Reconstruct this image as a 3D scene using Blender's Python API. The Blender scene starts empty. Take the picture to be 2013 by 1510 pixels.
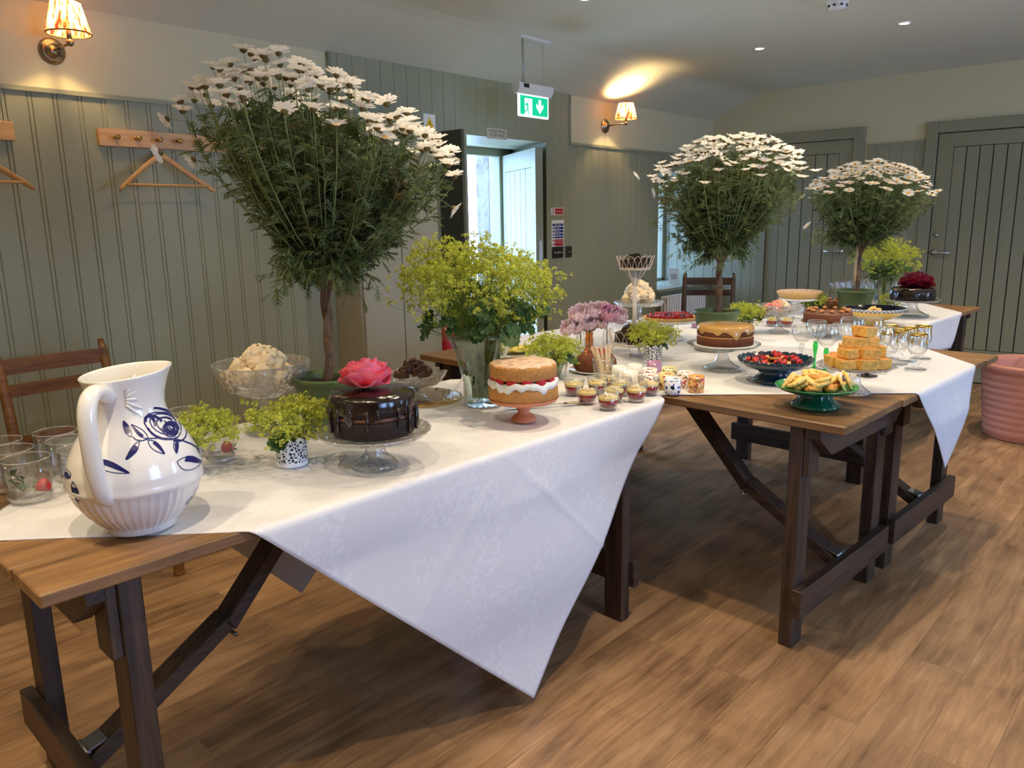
import bpy, math, random
from mathutils import Vector, Matrix, Euler
pi = math.pi; sin = math.sin; cos = math.cos
SC = bpy.context.scene; COL = SC.collection
R = random.Random(11)
U = R.uniform
ZT = 0.765          # top of the cloths
ZW = 0.76           # bare table top
SPOTW = 40.0; SKY = 12.0; EXPO = 0.22
CAMR = Vector((0.659, -0.752, 0))     # to the right, seen from the camera
CAMF = Vector((0.752, 0.659, 0))      # away from the camera

class MB:
    """collects geometry that becomes ONE mesh object"""
    def __init__(s): s.v = []; s.f = []; s.m = []; s.s = []
    def add(s, vs, fs, m=0, sm=True):
        o = len(s.v); s.v.extend([tuple(p) for p in vs])
        for f in fs:
            s.f.append(tuple(o+i for i in f)); s.m.append(m); s.s.append(sm)
    def box(s, c, d, rz=0, m=0, M=None):
        x, y, z = d[0]/2, d[1]/2, d[2]/2
        vs = [Vector((a*x, b*y, e*z)) for a, b, e in ((-1,-1,-1),(1,-1,-1),(1,1,-1),(-1,1,-1),(-1,-1,1),(1,-1,1),(1,1,1),(-1,1,1))]
        if M is None: M = Matrix.Rotation(rz, 3, 'Z')
        s.add([M @ v + Vector(c) for v in vs], [(3,2,1,0),(4,5,6,7),(0,1,5,4),(1,2,6,5),(2,3,7,6),(3,0,4,7)], m, False)
    def bx(s, x0, x1, y0, y1, z0, z1, m=0):
        s.box(((x0+x1)/2, (y0+y1)/2, (z0+z1)/2), (x1-x0, y1-y0, z1-z0), 0, m)
    def bar(s, p, q, w, t, up=(0,0,1), m=0):
        p = Vector(p); q = Vector(q); d = (q-p); L = d.length; d.normalize()
        b = Vector(up).cross(d)
        if b.length < 1e-4: b = Vector((1,0,0)).cross(d)
        b.normalize(); n = d.cross(b)
        s.box((p+q)/2, (L, w, t), 0, m, Matrix((d, b, n)).transposed())
    def lathe(s, prof, n=32, mod=None, m=0, sm=True, c=(0,0,0)):
        rings = []; o = len(s.v)
        for r, z in prof:
            if r < 1e-6:
                rings.append([len(s.v)-o]); s.v.append((c[0], c[1], c[2]+z)); continue
            ring = []
            for i in range(n):
                a = 2*pi*i/n; rr, zz = (r, z) if mod is None else mod(a, r, z)
                ring.append(len(s.v)-o); s.v.append((c[0]+rr*cos(a), c[1]+rr*sin(a), c[2]+zz))
            rings.append(ring)
        for A, B in zip(rings, rings[1:]):
            for i in range(n):
                j = (i+1) % n
                if len(A) == 1 and len(B) == 1: continue
                if len(A) == 1: f = (A[0], B[j], B[i])
                elif len(B) == 1: f = (A[i], A[j], B[0])
                else: f = (A[i], A[j], B[j], B[i])
                s.f.append(tuple(o+k for k in f)); s.m.append(m); s.s.append(sm)
    def tube(s, pts, r, n=6, m=0, cap=True, flat=1.0, up=None, closed=False):
        pts = [Vector(p) for p in pts]; k = len(pts); o = len(s.v)
        rs = r if isinstance(r, (list, tuple)) else [r]*k
        prev = None
        for i, p in enumerate(pts):
            if closed: d = pts[(i+1) % k]-pts[i-1]
            else: d = pts[min(i+1, k-1)]-pts[max(i-1, 0)]
            if d.length < 1e-9: d = Vector((0,0,1))
            d.normalize()
            if prev is None:
                a = Vector(up) if up else (Vector((0,0,1)) if abs(d.z) < .9 else Vector((1,0,0)))
                b = a.cross(d).normalized()
            else:
                b = prev - d*prev.dot(d)
                if b.length < 1e-6: b = d.orthogonal()
                b.normalize()
            prev = b; e = d.cross(b)
            for j in range(n):
                t = 2*pi*j/n
                s.v.append(tuple(p + b*(rs[i]*cos(t)) + e*(rs[i]*flat*sin(t))))
        for i in range(k if closed else k-1):
            for j in range(n):
                A = o+i*n; B = o+((i+1) % k)*n; q = (j+1) % n
                s.f.append((A+j, A+q, B+q, B+j)); s.m.append(m); s.s.append(True)
        if cap and not closed:
            s.f.append(tuple(o+j for j in range(n))[::-1]); s.m.append(m); s.s.append(True)
            s.f.append(tuple(o+(k-1)*n+j for j in range(n))); s.m.append(m); s.s.append(True)
    def grid(s, fn, nu, nv, m=0, sm=True, wu=False):
        o = len(s.v); cu = nu if wu else nu+1
        for j in range(nv+1):
            for i in range(cu): s.v.append(tuple(fn(i/nu, j/nv)))
        for j in range(nv):
            for i in range(nu):
                a = o+j*cu+i; b = o+j*cu+(i+1) % cu
                s.f.append((a, b, b+cu, a+cu)); s.m.append(m); s.s.append(sm)
    def blob(s, c, r, sq=(1,1,1), amp=.15, n=10, k=7, m=0, M=None, fr=3.0):
        """lumpy ball; its own phase per call"""
        ph = [U(0, 6.28) for _ in range(6)]; M = M or Matrix.Identity(3)
        def fn(u, v):
            a = 2*pi*u; t = pi*v
            d = Vector((sin(t)*cos(a), sin(t)*sin(a), -cos(t)))
            w = 1+amp*(sin(fr*d.x+ph[0])*sin(fr*d.y+ph[1])+sin(fr*1.7*d.z+ph[2])*sin(fr*1.3*d.x+ph[3]))
            return M @ Vector((d.x*sq[0]*r*w, d.y*sq[1]*r*w, d.z*sq[2]*r*w)) + Vector(c)
        s.grid(fn, n, k, m, True, True)
    def data(s, name, mats):
        me = bpy.data.meshes.new(name); me.from_pydata(s.v, [], s.f)
        for mt in (mats if isinstance(mats, (list, tuple)) else [mats]): me.materials.append(mt)
        me.polygons.foreach_set('material_index', s.m); me.polygons.foreach_set('use_smooth', s.s)
        me.update(); return me
    def obj(s, name, mats, parent=None, loc=None, rz=0, bev=0, solid=0, sub=0):
        return link(name, s.data(name, mats), parent, loc, rz, bev, solid, sub)

def link(name, me, parent=None, loc=None, rz=0, bev=0, solid=0, sub=0):
    o = bpy.data.objects.new(name, me); COL.objects.link(o)
    if parent: o.parent = parent
    if loc is not None: o.location = loc
    if rz: o.rotation_euler = (0, 0, rz)
    if sub:
        q = o.modifiers.new('s', 'SUBSURF'); q.levels = sub; q.render_levels = sub
    if solid:
        q = o.modifiers.new('t', 'SOLIDIFY'); q.thickness = abs(solid); q.offset = 1 if solid > 0 else -1
    if bev:
        q = o.modifiers.new('b', 'BEVEL'); q.width = bev; q.segments = 1; q.limit_method = 'ANGLE'
    return o
def thing(name, label, cat, loc=(0,0,0), rz=0, group=None):
    o = bpy.data.objects.new(name, None); COL.objects.link(o); o.empty_display_size = .02
    o.location = loc; o.rotation_euler = (0, 0, rz)
    return tag(o, label, cat, group)
def tag(o, label, cat, group=None, kind=None):
    o['label'] = label; o['category'] = cat
    if group: o['group'] = group
    if kind: o['kind'] = kind
    return o
def struct(o, label=None):
    o['kind'] = 'structure'
    if label: o['label'] = label
    return o
def dup(root, loc, rz=0, label=None, group=None):
    """copy of a thing with copies of its parts and sub-parts"""
    r = root.copy(); COL.objects.link(r); r.location = loc; r.rotation_euler = (0, 0, rz)
    if label: r['label'] = label
    if group: r['group'] = group
    for ch in root.children:
        c = ch.copy(); COL.objects.link(c); c.parent = r
        for g in ch.children:
            d = g.copy(); COL.objects.link(d); d.parent = c
    return r
ORD = ['first','second','third','fourth','fifth','sixth','seventh','eighth','ninth','tenth','eleventh','twelfth','thirteenth','fourteenth','fifteenth','sixteenth','seventeenth','eighteenth','nineteenth','twentieth','twenty-first','twenty-second','twenty-third','twenty-fourth','twenty-fifth']
def order_right(items): return sorted(items, key=lambda p: Vector((p[0], p[1], 0)).dot(CAMR))

# ------------------------------------------------------------------ materials
def lin(c):
    return tuple(((v/255)/12.92 if v/255 <= .04045 else ((v/255+.055)/1.055)**2.4) for v in c)+(1,)
class NT:
    def __init__(s, name):
        s.m = bpy.data.materials.new(name); s.m.use_nodes = True
        s.t = s.m.node_tree; s.b = s.t.nodes['Principled BSDF']; s.out = s.t.nodes['Material Output']
    def n(s, typ, **kw):
        o = s.t.nodes.new('ShaderNode'+typ)
        for k, v in kw.items():
            if k in o.inputs.keys(): o.inputs[k].default_value = v
            else: setattr(o, k, v)
        return o
    def l(s, a, b): s.t.links.new(a, b)
    def set(s, **kw):
        for k, v in kw.items(): s.b.inputs[k.replace('_', ' ')].default_value = v
    def coord(s, kind='Object', scale=(1,1,1), rot=(0,0,0)):
        c = s.n('TexCoord'); mp = s.n('Mapping'); mp.inputs['Scale'].default_value = scale; mp.inputs['Rotation'].default_value = rot
        s.l(c.outputs[kind], mp.inputs['Vector']); return mp.outputs['Vector']
    def noise(s, vec=None, scale=5, detail=3, rough=.5, dist=0):
        o = s.n('TexNoise'); o.inputs['Scale'].default_value = scale; o.inputs['Detail'].default_value = detail
        o.inputs['Roughness'].default_value = rough; o.inputs['Distortion'].default_value = dist
        if vec is not None: s.l(vec, o.inputs['Vector'])
        return o.outputs['Fac']
    def ramp(s, fac, stops):
        o = s.n('ValToRGB'); e = o.color_ramp.elements
        while len(e) < len(stops): e.new(.5)
        for q, (p, c) in zip(e, stops): q.position = p; q.color = c if len(c) == 4 else tuple(c)+(1,)
        s.l(fac, o.inputs['Fac']); return o.outputs['Color']
    def mix(s, fac, a, b, mode='MIX'):
        o = s.n('Mix', data_type='RGBA', blend_type=mode)
        for sock, v in ((0, fac), (6, a), (7, b)):
            if hasattr(v, 'is_linked') or hasattr(v, 'node'): s.l(v, o.inputs[sock])
            else: o.inputs[sock].default_value = v
        return o.outputs[2]
    def math(s, op, a, b=0.0):
        o = s.n('Math', operation=op)
        for i, v in enumerate((a, b)):
            if hasattr(v, 'node'): s.l(v, o.inputs[i])
            else: o.inputs[i].default_value = v
        return o.outputs[0]
    def bump(s, h, strength=.3, dist=.01):
        o = s.n('Bump'); o.inputs['Strength'].default_value = strength; o.inputs['Distance'].default_value = dist
        s.l(h, o.inputs['Height']); s.l(o.outputs['Normal'], s.b.inputs['Normal']); return o
MAT = {}
def simple(name, rgb, rough=.5, metal=0, var=0.0, vs=40, bump=0, bs=200, **kw):
    k = NT(name); c = lin(rgb)
    k.set(Base_Color=c, Roughness=rough, Metallic=metal)
    for a, v in kw.items(): k.b.inputs[a.replace('_', ' ')].default_value = v
    v = k.coord()
    if var:
        f = k.noise(v, vs, 4, .6)
        k.l(k.ramp(f, [(.3, tuple(x*(1-var) for x in c[:3])), (.7, tuple(min(1, x*(1+var)) for x in c[:3]))]), k.b.inputs['Base Color'])
    if bump: k.bump(k.noise(v, bs, 4, .6), bump, .004)
    MAT[name] = k.m; return k.m
def glass(name, tint=(1,1,1), rough=.02, body=.25, bump=0, bs=60, ior=1.4):
    """clear thin glass: see-through body, more gloss at grazing angles"""
    k = NT(name); t = k.t; t.nodes.remove(k.b)
    lw = k.n('LayerWeight'); lw.inputs['Blend'].default_value = .5
    tr = k.n('BsdfTransparent')
    gl = k.n('BsdfGlossy'); gl.inputs['Roughness'].default_value = rough; gl.inputs['Color'].default_value = (1,1,1,1)
    p = k.math('POWER', lw.outputs['Facing'], 3.2 if ior < 1.45 else 2.4)
    k.l(k.mix(k.math('MULTIPLY', p, .85), tuple(tint)+(1,), tuple(c*.50 for c in tint)+(1,)), tr.inputs['Color'])
    f = k.math('ADD', k.math('MULTIPLY', p, .55+body*.4), .045+.12*body)
    m2 = k.n('MixShader'); k.l(f, m2.inputs['Fac'])
    k.l(tr.outputs[0], m2.inputs[1]); k.l(gl.outputs[0], m2.inputs[2]); k.l(m2.outputs[0], k.out.inputs['Surface'])
    if bump:
        vo = k.n('TexVoronoi', feature='SMOOTH_F1'); vo.inputs['Scale'].default_value = bs; k.l(k.coord(), vo.inputs['Vector'])
        b = k.n('Bump'); b.inputs['Strength'].default_value = bump; b.inputs['Distance'].default_value = .01
        k.l(vo.outputs['Distance'], b.inputs['Height'])
        for q in (gl, lw): k.l(b.outputs['Normal'], q.inputs['Normal'])
    MAT[name] = k.m; return k.m
def crystal(name, tint, bump, bs, white=.12):  # the pale diffuse share paints sparkle into the glass
    m = glass(name, tint, .06, .6, bump, bs, 1.5); t = m.node_tree; o = t.nodes['Material Output']; white *= .7
    d = t.nodes.new('ShaderNodeBsdfDiffuse'); d.inputs['Color'].default_value = (.9,.88,.84,1); mx = t.nodes.new('ShaderNodeMixShader'); mx.inputs['Fac'].default_value = white
    s = o.inputs['Surface'].links[0].from_socket; t.links.new(s, mx.inputs[1]); t.links.new(d.outputs[0], mx.inputs[2]); t.links.new(mx.outputs[0], o.inputs['Surface']); return m
def translucent(m, fac, tint=None):
    """thin petals and leaves pass light through"""
    t = m.node_tree; b = t.nodes['Principled BSDF']; o = t.nodes['Material Output']
    tl = t.nodes.new('ShaderNodeBsdfTranslucent'); mx = t.nodes.new('ShaderNodeMixShader'); mx.inputs['Fac'].default_value = fac
    if b.inputs['Base Color'].is_linked: t.links.new(b.inputs['Base Color'].links[0].from_socket, tl.inputs['Color'])
    else: tl.inputs['Color'].default_value = b.inputs['Base Color'].default_value
    t.links.new(b.outputs[0], mx.inputs[1]); t.links.new(tl.outputs[0], mx.inputs[2]); t.links.new(mx.outputs[0], o.inputs['Surface'])
def wood(name, dark, light, axis='X', scale=1.0, rough=.5, island=.25, bump=.15, contrast=(.35,.65)):
    k = NT(name); sc = {'X': (1.3,16,16), 'Y': (16,1.3,16), 'Z': (16,16,1.3)}[axis]
    v = k.coord('Object', tuple(q*scale for q in sc))
    g = k.n('NewGeometry'); 
    add = k.n('VectorMath', operation='ADD'); mul = k.n('VectorMath', operation='SCALE'); mul.inputs['Scale'].default_value = 13.0
    cb = k.n('CombineXYZ'); 
    for i in range(3): k.l(g.outputs['Random Per Island'], cb.inputs[i])
    k.l(cb.outputs[0], mul.inputs[0]); k.l(v, add.inputs[0]); k.l(mul.outputs[0], add.inputs[1])
    n1 = k.noise(add.outputs[0], 1.6, 8, .62, .6); n2 = k.noise(add.outputs[0], 7, 3, .5)
    f = k.math('ADD', k.math('MULTIPLY', n1, .75), k.math('MULTIPLY', n2, .25))
    c = k.ramp(f, [(contrast[0], lin(dark)), (contrast[1], lin(light))])
    if island:
        w = k.math('ADD', k.math('MULTIPLY', g.outputs['Random Per Island'], island*2), 1-island)
        hv = k.n('HueSaturation'); k.l(c, hv.inputs['Color']); k.l(w, hv.inputs['Value']); c = hv.outputs['Color']
    k.l(c, k.b.inputs['Base Color']); k.set(Roughness=rough)
    if bump: k.bump(n2, bump, .003)
    MAT[name] = k.m; return k.m

PANEL = simple('sage_paint', (150,152,128), .45, var=.03, vs=3)
UPPER = simple('cream_wall_paint', (208,202,170), .75, var=.02, vs=2)
CEIL = simple('ceiling_paint', (206,210,194), .85, var=.02, vs=2)
DOORM = simple('sage_door_paint', (142,142,118), .4, var=.03, vs=3)
DARKSH = simple('dark_sage_shade', (84,84,68), .5, var=.03)  # sage darkened to stand in for shade on the niche board
CUPB = simple('pale_cupboard_paint', (160,156,134), .45, var=.02)
WHITEP = simple('white_paint', (225,226,224), .4)
DSTAIN = wood('dark_stained_wood', (28,20,15), (74,55,40), 'Z', 1.2, .5, .2)
DSTX = wood('dark_stained_wood_long', (28,20,15), (78,58,42), 'X', 1.2, .5, .2)
DSTY = wood('dark_stained_wood_cross', (28,20,15), (78,58,42), 'Y', 1.2, .5, .2)
TOPW = wood('oiled_plank_top', (82,56,34), (162,122,76), 'X', .8, .4, .2, .15, (.30,.70))
CHAIRW = wood('brown_chair_wood', (88,56,28), (146,98,52), 'X', 1.4, .35, .12)
CHAIRD = wood('dark_chair_wood', (44,32,24), (84,64,48), 'X', 1.4, .35, .12)
PINE = wood('varnished_pine', (186,138,82), (214,168,110), 'X', 1.2, .35, .08, .05)
BRASS = simple('brass', (196,160,96), .25, 1)
STEEL = simple('brushed_steel', (190,190,186), .28, 1)
BRONZE = simple('aged_nickel', (168,150,120), .25, 1)
ZINC = simple('zinc', (150,155,158), .4, 1)
DKSW = simple('bronze_switch_plate', (72,68,56), .35, .8)
GLASS = glass('clear_glass', (.985,.99,.985), .02, .2)
GLASSV = glass('vase_glass', (.93,.97,.93), .02, .3)
CRYST = crystal('pressed_glass', (.97,.965,.94), .9, 75)
GRIM = crystal('glass_rim', (.98,.98,.97), 0, 50, .30)  # whitened so the bright rim highlight is part of the colour
CRYSF = crystal('fluted_glass', (.97,.97,.96), .4, 60, .10)
GREENG = glass('green_glass', (.18,.78,.28), .03, .3, ior=1.5)
SMOKEG = glass('smoked_glass', (.42,.33,.27), .03, .3, ior=1.5)
AMBERG = glass('gold_edged_glass', (.98,.86,.66), .05, .4, .4, 70, 1.5)
GOLD = simple('gilt', (205,160,70), .25, 1)
CHINA = simple('white_china', (236,234,228), .18, Coat_Weight=.5)
WIRE = simple('cream_wire', (224,208,186), .4)
SPONGE = simple('golden_sponge', (196,138,72), .85, var=.22, vs=130, bump=.8, bs=220)
CRUST = simple('brown_crust', (140,82,38), .8, var=.25, vs=120, bump=.6, bs=200)
CREAM = simple('whipped_cream', (240,236,228), .5, bump=.3, bs=90, Subsurface_Weight=.15)
CHOCG = simple('dark_chocolate_glaze', (26,13,9), .18, bump=.3, bs=70, Coat_Weight=.6)
CHOCC = simple('chocolate_sponge', (34,19,13), .75, var=.3, vs=140, bump=.8, bs=180)
CHOCF = simple('chocolate_buttercream', (112,72,52), .5, bump=.3, bs=90)
FUDGE = simple('fudge', (92,58,40), .45, var=.18, vs=50, bump=.2, bs=120)
CARAM = simple('caramel_icing', (196,152,86), .22, Coat_Weight=.3)
DATE = simple('date_sponge', (112,62,34), .85, var=.35, vs=140, bump=.9, bs=200)
MERI = simple('baked_meringue', (240,216,176), .7, var=.08, vs=30, bump=.4, bs=110, Subsurface_Weight=.1)
STRAW = simple('strawberry_red', (196,34,38), .35, var=.25, vs=260, bump=.3, bs=300)
BERRY = simple('dark_berry', (52,12,30), .3, var=.4, vs=200, bump=.5, bs=250)
CRANB = simple('red_berry', (178,26,24), .15, var=.3, vs=120, Coat_Weight=.5)
BLUEB = simple('blueberry', (28,24,44), .4)
PASTRY = simple('baked_pastry', (222,178,110), .75, var=.12, vs=60, bump=.4, bs=150)
BISC = simple('golden_biscuit', (246,208,124), .8, var=.15, vs=120, bump=.7, bs=200)
FLAP = simple('oat_biscuit', (226,160,78), .7, var=.3, vs=150, bump=.9, bs=170)
CORN = simple('cornbread', (232,182,92), .85, var=.28, vs=90, bump=1.0, bs=120)
CORNC = simple('cornbread_crust', (208,138,62), .6, var=.2, vs=60, bump=.4, bs=120)
NUT = simple('walnut', (188,124,66), .6, var=.25, vs=90, bump=.6, bs=160)
SUGAR = simple('icing_sugar', (216,184,158), .9, var=.35, vs=45)
MACP = simple('pink_macaron', (222,142,124), .6, var=.06)
MACC = simple('cream_macaron', (236,216,178), .6, var=.06)
MACT = simple('tan_macaron', (196,160,124), .6, var=.06)
JELLY = simple('red_fruit_jelly', (150,28,30), .2, var=.4, vs=120, Coat_Weight=.4)
CUST = simple('custard', (246,222,150), .4, Subsurface_Weight=.1)
FLAKE = simple('white_flakes', (248,240,214), .7)
TERRA = simple('terracotta', (206,130,92), .5, var=.08, vs=20)
PLANTR = simple('pink_plastic_planter', (206,140,116), .5, var=.04, vs=8)
BLUEG = simple('deep_teal_glaze', (10,44,66), .12, var=.25, vs=20, Coat_Weight=.6)
GREENC = simple('green_glaze', (12,88,62), .12, var=.35, vs=18, Coat_Weight=.6)
GREENI = simple('bright_green_glaze', (58,150,88), .15, var=.2, vs=25, Coat_Weight=.6)
YELLC = simple('yellow_glaze', (232,190,84), .2, Coat_Weight=.4)
NAVYC = simple('navy_glaze', (22,24,40), .15, Coat_Weight=.5)
INK = simple('cobalt_ink', (32,34,96), .3)
POTG = simple('green_plastic_pot', (80,100,54), .45, var=.05, vs=10)
SOIL = simple('potting_soil', (30,22,16), .95, var=.4, vs=120, bump=1, bs=200)
BARK = simple('brown_bark', (112,88,66), .9, var=.4, vs=60, bump=1, bs=120)
CANE = simple('bamboo_cane', (190,160,120), .6, var=.12)
LEAFD = simple('daisy_leaf', (108,122,72), .55, var=.3, vs=20)
LEAFS = simple('daisy_stem', (134,148,88), .6, var=.2, vs=20)
LEAFX = simple('withered_leaf', (124,110,72), .8, var=.3, vs=20)
PETAL = simple('white_petal', (253,252,248), .55, Subsurface_Weight=.0)
DISC = simple('yellow_disc', (226,160,28), .8)
CALYX = simple('calyx', (112,96,50), .8)
ALCH = simple('alchemilla_blossom', (206,212,92), .7, var=.25, vs=30)
ALCHL = simple('scalloped_leaf', (58,92,40), .55, var=.25, vs=25)
ALCHS = simple('pale_green_stem', (128,150,72), .6)
ROSEP = simple('coral_pink_petal', (252,132,152), .5, var=.1, vs=14)
ROSER = simple('crimson_petal', (128,18,38), .5, var=.2, vs=14)
PEON = simple('pale_pink_petal', (253,228,232), .6, var=.1, vs=20)
PEOND = simple('deep_pink_petal', (246,196,218), .6, var=.1, vs=20)
MINT = simple('mint_leaf', (66,110,48), .5)
BLACK = simple('black_plastic', (20,20,20), .4)
REDP = simple('red_enamel', (178,24,28), .3)
SILV = simple('sign_metal', (206,200,184), .35, .15)
SIGNW = simple('sign_white', (236,236,232), .4)
SIGNR = simple('sign_red', (178,24,30), .4)
SIGNB = simple('sign_blue', (24,44,140), .4)
SIGNY = simple('sign_yellow', (240,196,28), .4)
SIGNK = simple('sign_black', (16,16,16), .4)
STICK = simple('birch_stick', (226,198,154), .6, var=.06, vs=40)
LEAFDISH = simple('yellow_leaf_glaze', (222,206,92), .25, Coat_Weight=.4)
VEIN = simple('olive_vein', (124,110,36), .4)
LILAC = simple('lilac_china', (172,128,164), .25, Coat_Weight=.4)
RADW = simple('radiator_white', (226,228,232), .35)
CARDW = simple('white_card', (238,240,244), .5)
for m_, f_ in ((PETAL,.62), (LEAFD,.3), (LEAFX,.3), (ALCH,.35), (ALCHL,.25), (ROSEP,.3), (ROSER,.25), (PEON,.35), (PEOND,.3)): translucent(m_, f_)
def emit(name, rgb, strength):
    k = NT(name); k.set(Base_Color=lin(rgb), Emission_Color=lin(rgb), Emission_Strength=strength); MAT[name] = k.m; return k.m
BULB = emit('lit_bulb', (255,226,176), 40)
SPOTM = emit('lit_spot_lens', (255,238,214), 60)
EXG = emit('exit_green', (0,190,136), .8)
EXW = emit('exit_white', (240,255,250), 1.1)

def mk_floor():
    k = NT('oak_plank_vinyl'); v = k.coord('Object', (1,1,1), (0,0,.03))
    br = k.n('TexBrick'); br.offset = .37; br.inputs['Scale'].default_value = 1
    for n_, q in (('Brick Width', 1.22), ('Row Height', .15), ('Mortar Size', .0012), ('Mortar Smooth', .1), ('Bias', 0.0)): br.inputs[n_].default_value = q
    br.inputs['Color1'].default_value = (0,0,0,1); br.inputs['Color2'].default_value = (1,1,1,1); br.inputs['Mortar'].default_value = (.5,.5,.5,1)
    k.l(v, br.inputs['Vector'])
    sep = k.n('SeparateColor'); k.l(br.outputs['Color'], sep.inputs[0]); pr = sep.outputs[0]
    off = k.n('CombineXYZ'); k.l(k.math('MULTIPLY', pr, 7.0), off.inputs[0]); k.l(k.math('MULTIPLY', pr, 3.0), off.inputs[1])
    ad = k.n('VectorMath', operation='ADD'); k.l(v, ad.inputs[0]); k.l(off.outputs[0], ad.inputs[1])
    mp = k.n('Mapping'); mp.inputs['Scale'].default_value = (1.6, 13, 1); k.l(ad.outputs[0], mp.inputs['Vector'])
    g1 = k.noise(mp.outputs[0], 1.5, 9, .62, .8); 
    mp2 = k.n('Mapping'); mp2.inputs['Scale'].default_value = (4, 60, 1); k.l(ad.outputs[0], mp2.inputs['Vector']); g2 = k.noise(mp2.outputs[0], 2, 4, .6)
    g3 = k.noise(ad.outputs[0], 3.0, 3, .5, 1.0)
    f = k.math('ADD', k.math('ADD', k.math('MULTIPLY', g1, .5), k.math('MULTIPLY', g2, .2)), k.math('MULTIPLY', g3, .3))
    c = k.ramp(f, [(.33, lin((90,64,42))), (.5, lin((154,118,82))), (.66, lin((188,150,110)))])
    hv = k.n('HueSaturation'); k.l(c, hv.inputs['Color']); k.l(k.math('ADD', k.math('MULTIPLY', pr, .22), .89), hv.inputs['Value'])
    c2 = k.mix(k.math('MULTIPLY', br.outputs['Fac'], .35), hv.outputs['Color'], lin((70,52,38)))
    k.l(c2, k.b.inputs['Base Color']); k.set(Roughness=.42)
    k.bump(g2, .08, .002); return k.m
FLOORM = mk_floor()
def mk_cloth():
    k = NT('white_damask_cloth'); v = k.coord('Object')
    w = k.noise(v, 22, 3, .6); ad = k.n('VectorMath', operation='ADD'); k.l(v, ad.inputs[0])
    cb = k.n('CombineXYZ')
    for i, q in enumerate((.05, -.05, .05)): k.l(k.math('MULTIPLY', w, q), cb.inputs[i])
    k.l(cb.outputs[0], ad.inputs[1])
    n = k.n('TexVoronoi'); n.inputs['Scale'].default_value = 55; k.l(ad.outputs[0], n.inputs['Vector'])
    big = k.noise(v, 7, 3, .6, .6); s = k.n('MapRange'); s.inputs[1].default_value = .42; s.inputs[2].default_value = .58; k.l(big, s.inputs[0])
    e = k.n('MapRange'); e.inputs[1].default_value = .50; e.inputs[2].default_value = .40; k.l(n.outputs['Distance'], e.inputs[0])
    p = k.math('MULTIPLY', e.outputs[0], s.outputs[0])
    k.l(k.mix(p, lin((232,232,234)), lin((239,239,241))), k.b.inputs['Base Color'])
    k.l(k.math('SUBTRACT', .8, k.math('MULTIPLY', p, .18)), k.b.inputs['Roughness'])
    k.set(Sheen_Weight=.1); k.bump(k.noise(v, 700, 2, .5), .12, .001); translucent(k.m, .12); return k.m
CLOTH = mk_cloth()
def mk_lace():
    k = NT('white_lace_metal'); t = k.t
    v = k.coord('Object'); vo = k.n('TexVoronoi', feature='DISTANCE_TO_EDGE'); vo.inputs['Scale'].default_value = 135; k.l(v, vo.inputs['Vector'])
    sep = k.n('SeparateXYZ'); k.l(v, sep.inputs[0])
    hole = k.math('MULTIPLY', k.math('GREATER_THAN', vo.outputs['Distance'], .12), k.math('MULTIPLY', k.math('GREATER_THAN', sep.outputs['Z'], .011), k.math('LESS_THAN', sep.outputs['Z'], .066)))
    tr = k.n('BsdfTransparent'); mx = k.n('MixShader'); k.set(Base_Color=lin((238,240,244)), Roughness=.4)
    k.l(hole, mx.inputs['Fac']); k.l(k.b.outputs[0], mx.inputs[1]); k.l(tr.outputs[0], mx.inputs[2]); k.l(mx.outputs[0], k.out.inputs['Surface']); return k.m
LACE = mk_lace()
def mk_shade():
    k = NT('pleated_ikat_shade'); v = k.coord('Object')
    sep = k.n('SeparateXYZ'); k.l(v, sep.inputs[0]); an = k.math('ARCTAN2', sep.outputs['Y'], sep.outputs['X'])
    z = k.math('MULTIPLY', sep.outputs['Z'], 9.0)
    cb = k.n('CombineXYZ'); k.l(k.math('MULTIPLY', an, 3.2), cb.inputs[0]); k.l(z, cb.inputs[1])
    f = k.noise(cb.outputs[0], 1.6, 3, .6)
    c = k.ramp(f, [(.36, lin((150,24,20))), (.46, lin((206,60,40))), (.5, lin((240,196,90))), (.6, lin((250,236,200)))])
    tl = k.n('BsdfTranslucent'); mx = k.n('MixShader'); mx.inputs['Fac'].default_value = .5
    k.l(c, k.b.inputs['Base Color']); k.l(c, tl.inputs['Color']); k.set(Roughness=.8)
    k.l(k.b.outputs[0], mx.inputs[1]); k.l(tl.outputs[0], mx.inputs[2]); k.l(mx.outputs[0], k.out.inputs['Surface']); return k.m
SHADE = mk_shade()
def mk_floral(name, base, cols, scale=90, th=.42):
    k = NT(name); v = k.coord('Object'); vo = k.n('TexVoronoi'); vo.inputs['Scale'].default_value = scale
    w = k.noise(v, 60, 3, .6); ad = k.n('VectorMath', operation='ADD'); k.l(v, ad.inputs[0]); cb = k.n('CombineXYZ')
    for i in range(3): k.l(k.math('MULTIPLY', w, .02), cb.inputs[i])
    k.l(cb.outputs[0], ad.inputs[1]); k.l(ad.outputs[0], vo.inputs['Vector'])
    sep = k.n('SeparateColor'); k.l(vo.outputs['Color'], sep.inputs[0])
    st = [(i/len(cols), lin(c)) for i, c in enumerate(cols)]
    c = k.ramp(sep.outputs[0], st); c_node = c.node; c_node.color_ramp.interpolation = 'CONSTANT'
    m = k.math('LESS_THAN', vo.outputs['Distance'], th)
    sz = k.n('SeparateXYZ'); k.l(v, sz.inputs[0]); m = k.math('MULTIPLY', m, k.math('MULTIPLY', k.math('GREATER_THAN', sz.outputs['Z'], .004), k.math('LESS_THAN', sz.outputs['Z'], .05)))
    k.l(k.mix(m, lin(base), c), k.b.inputs['Base Color']); k.set(Roughness=.2, Coat_Weight=.4); return k.m
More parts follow.
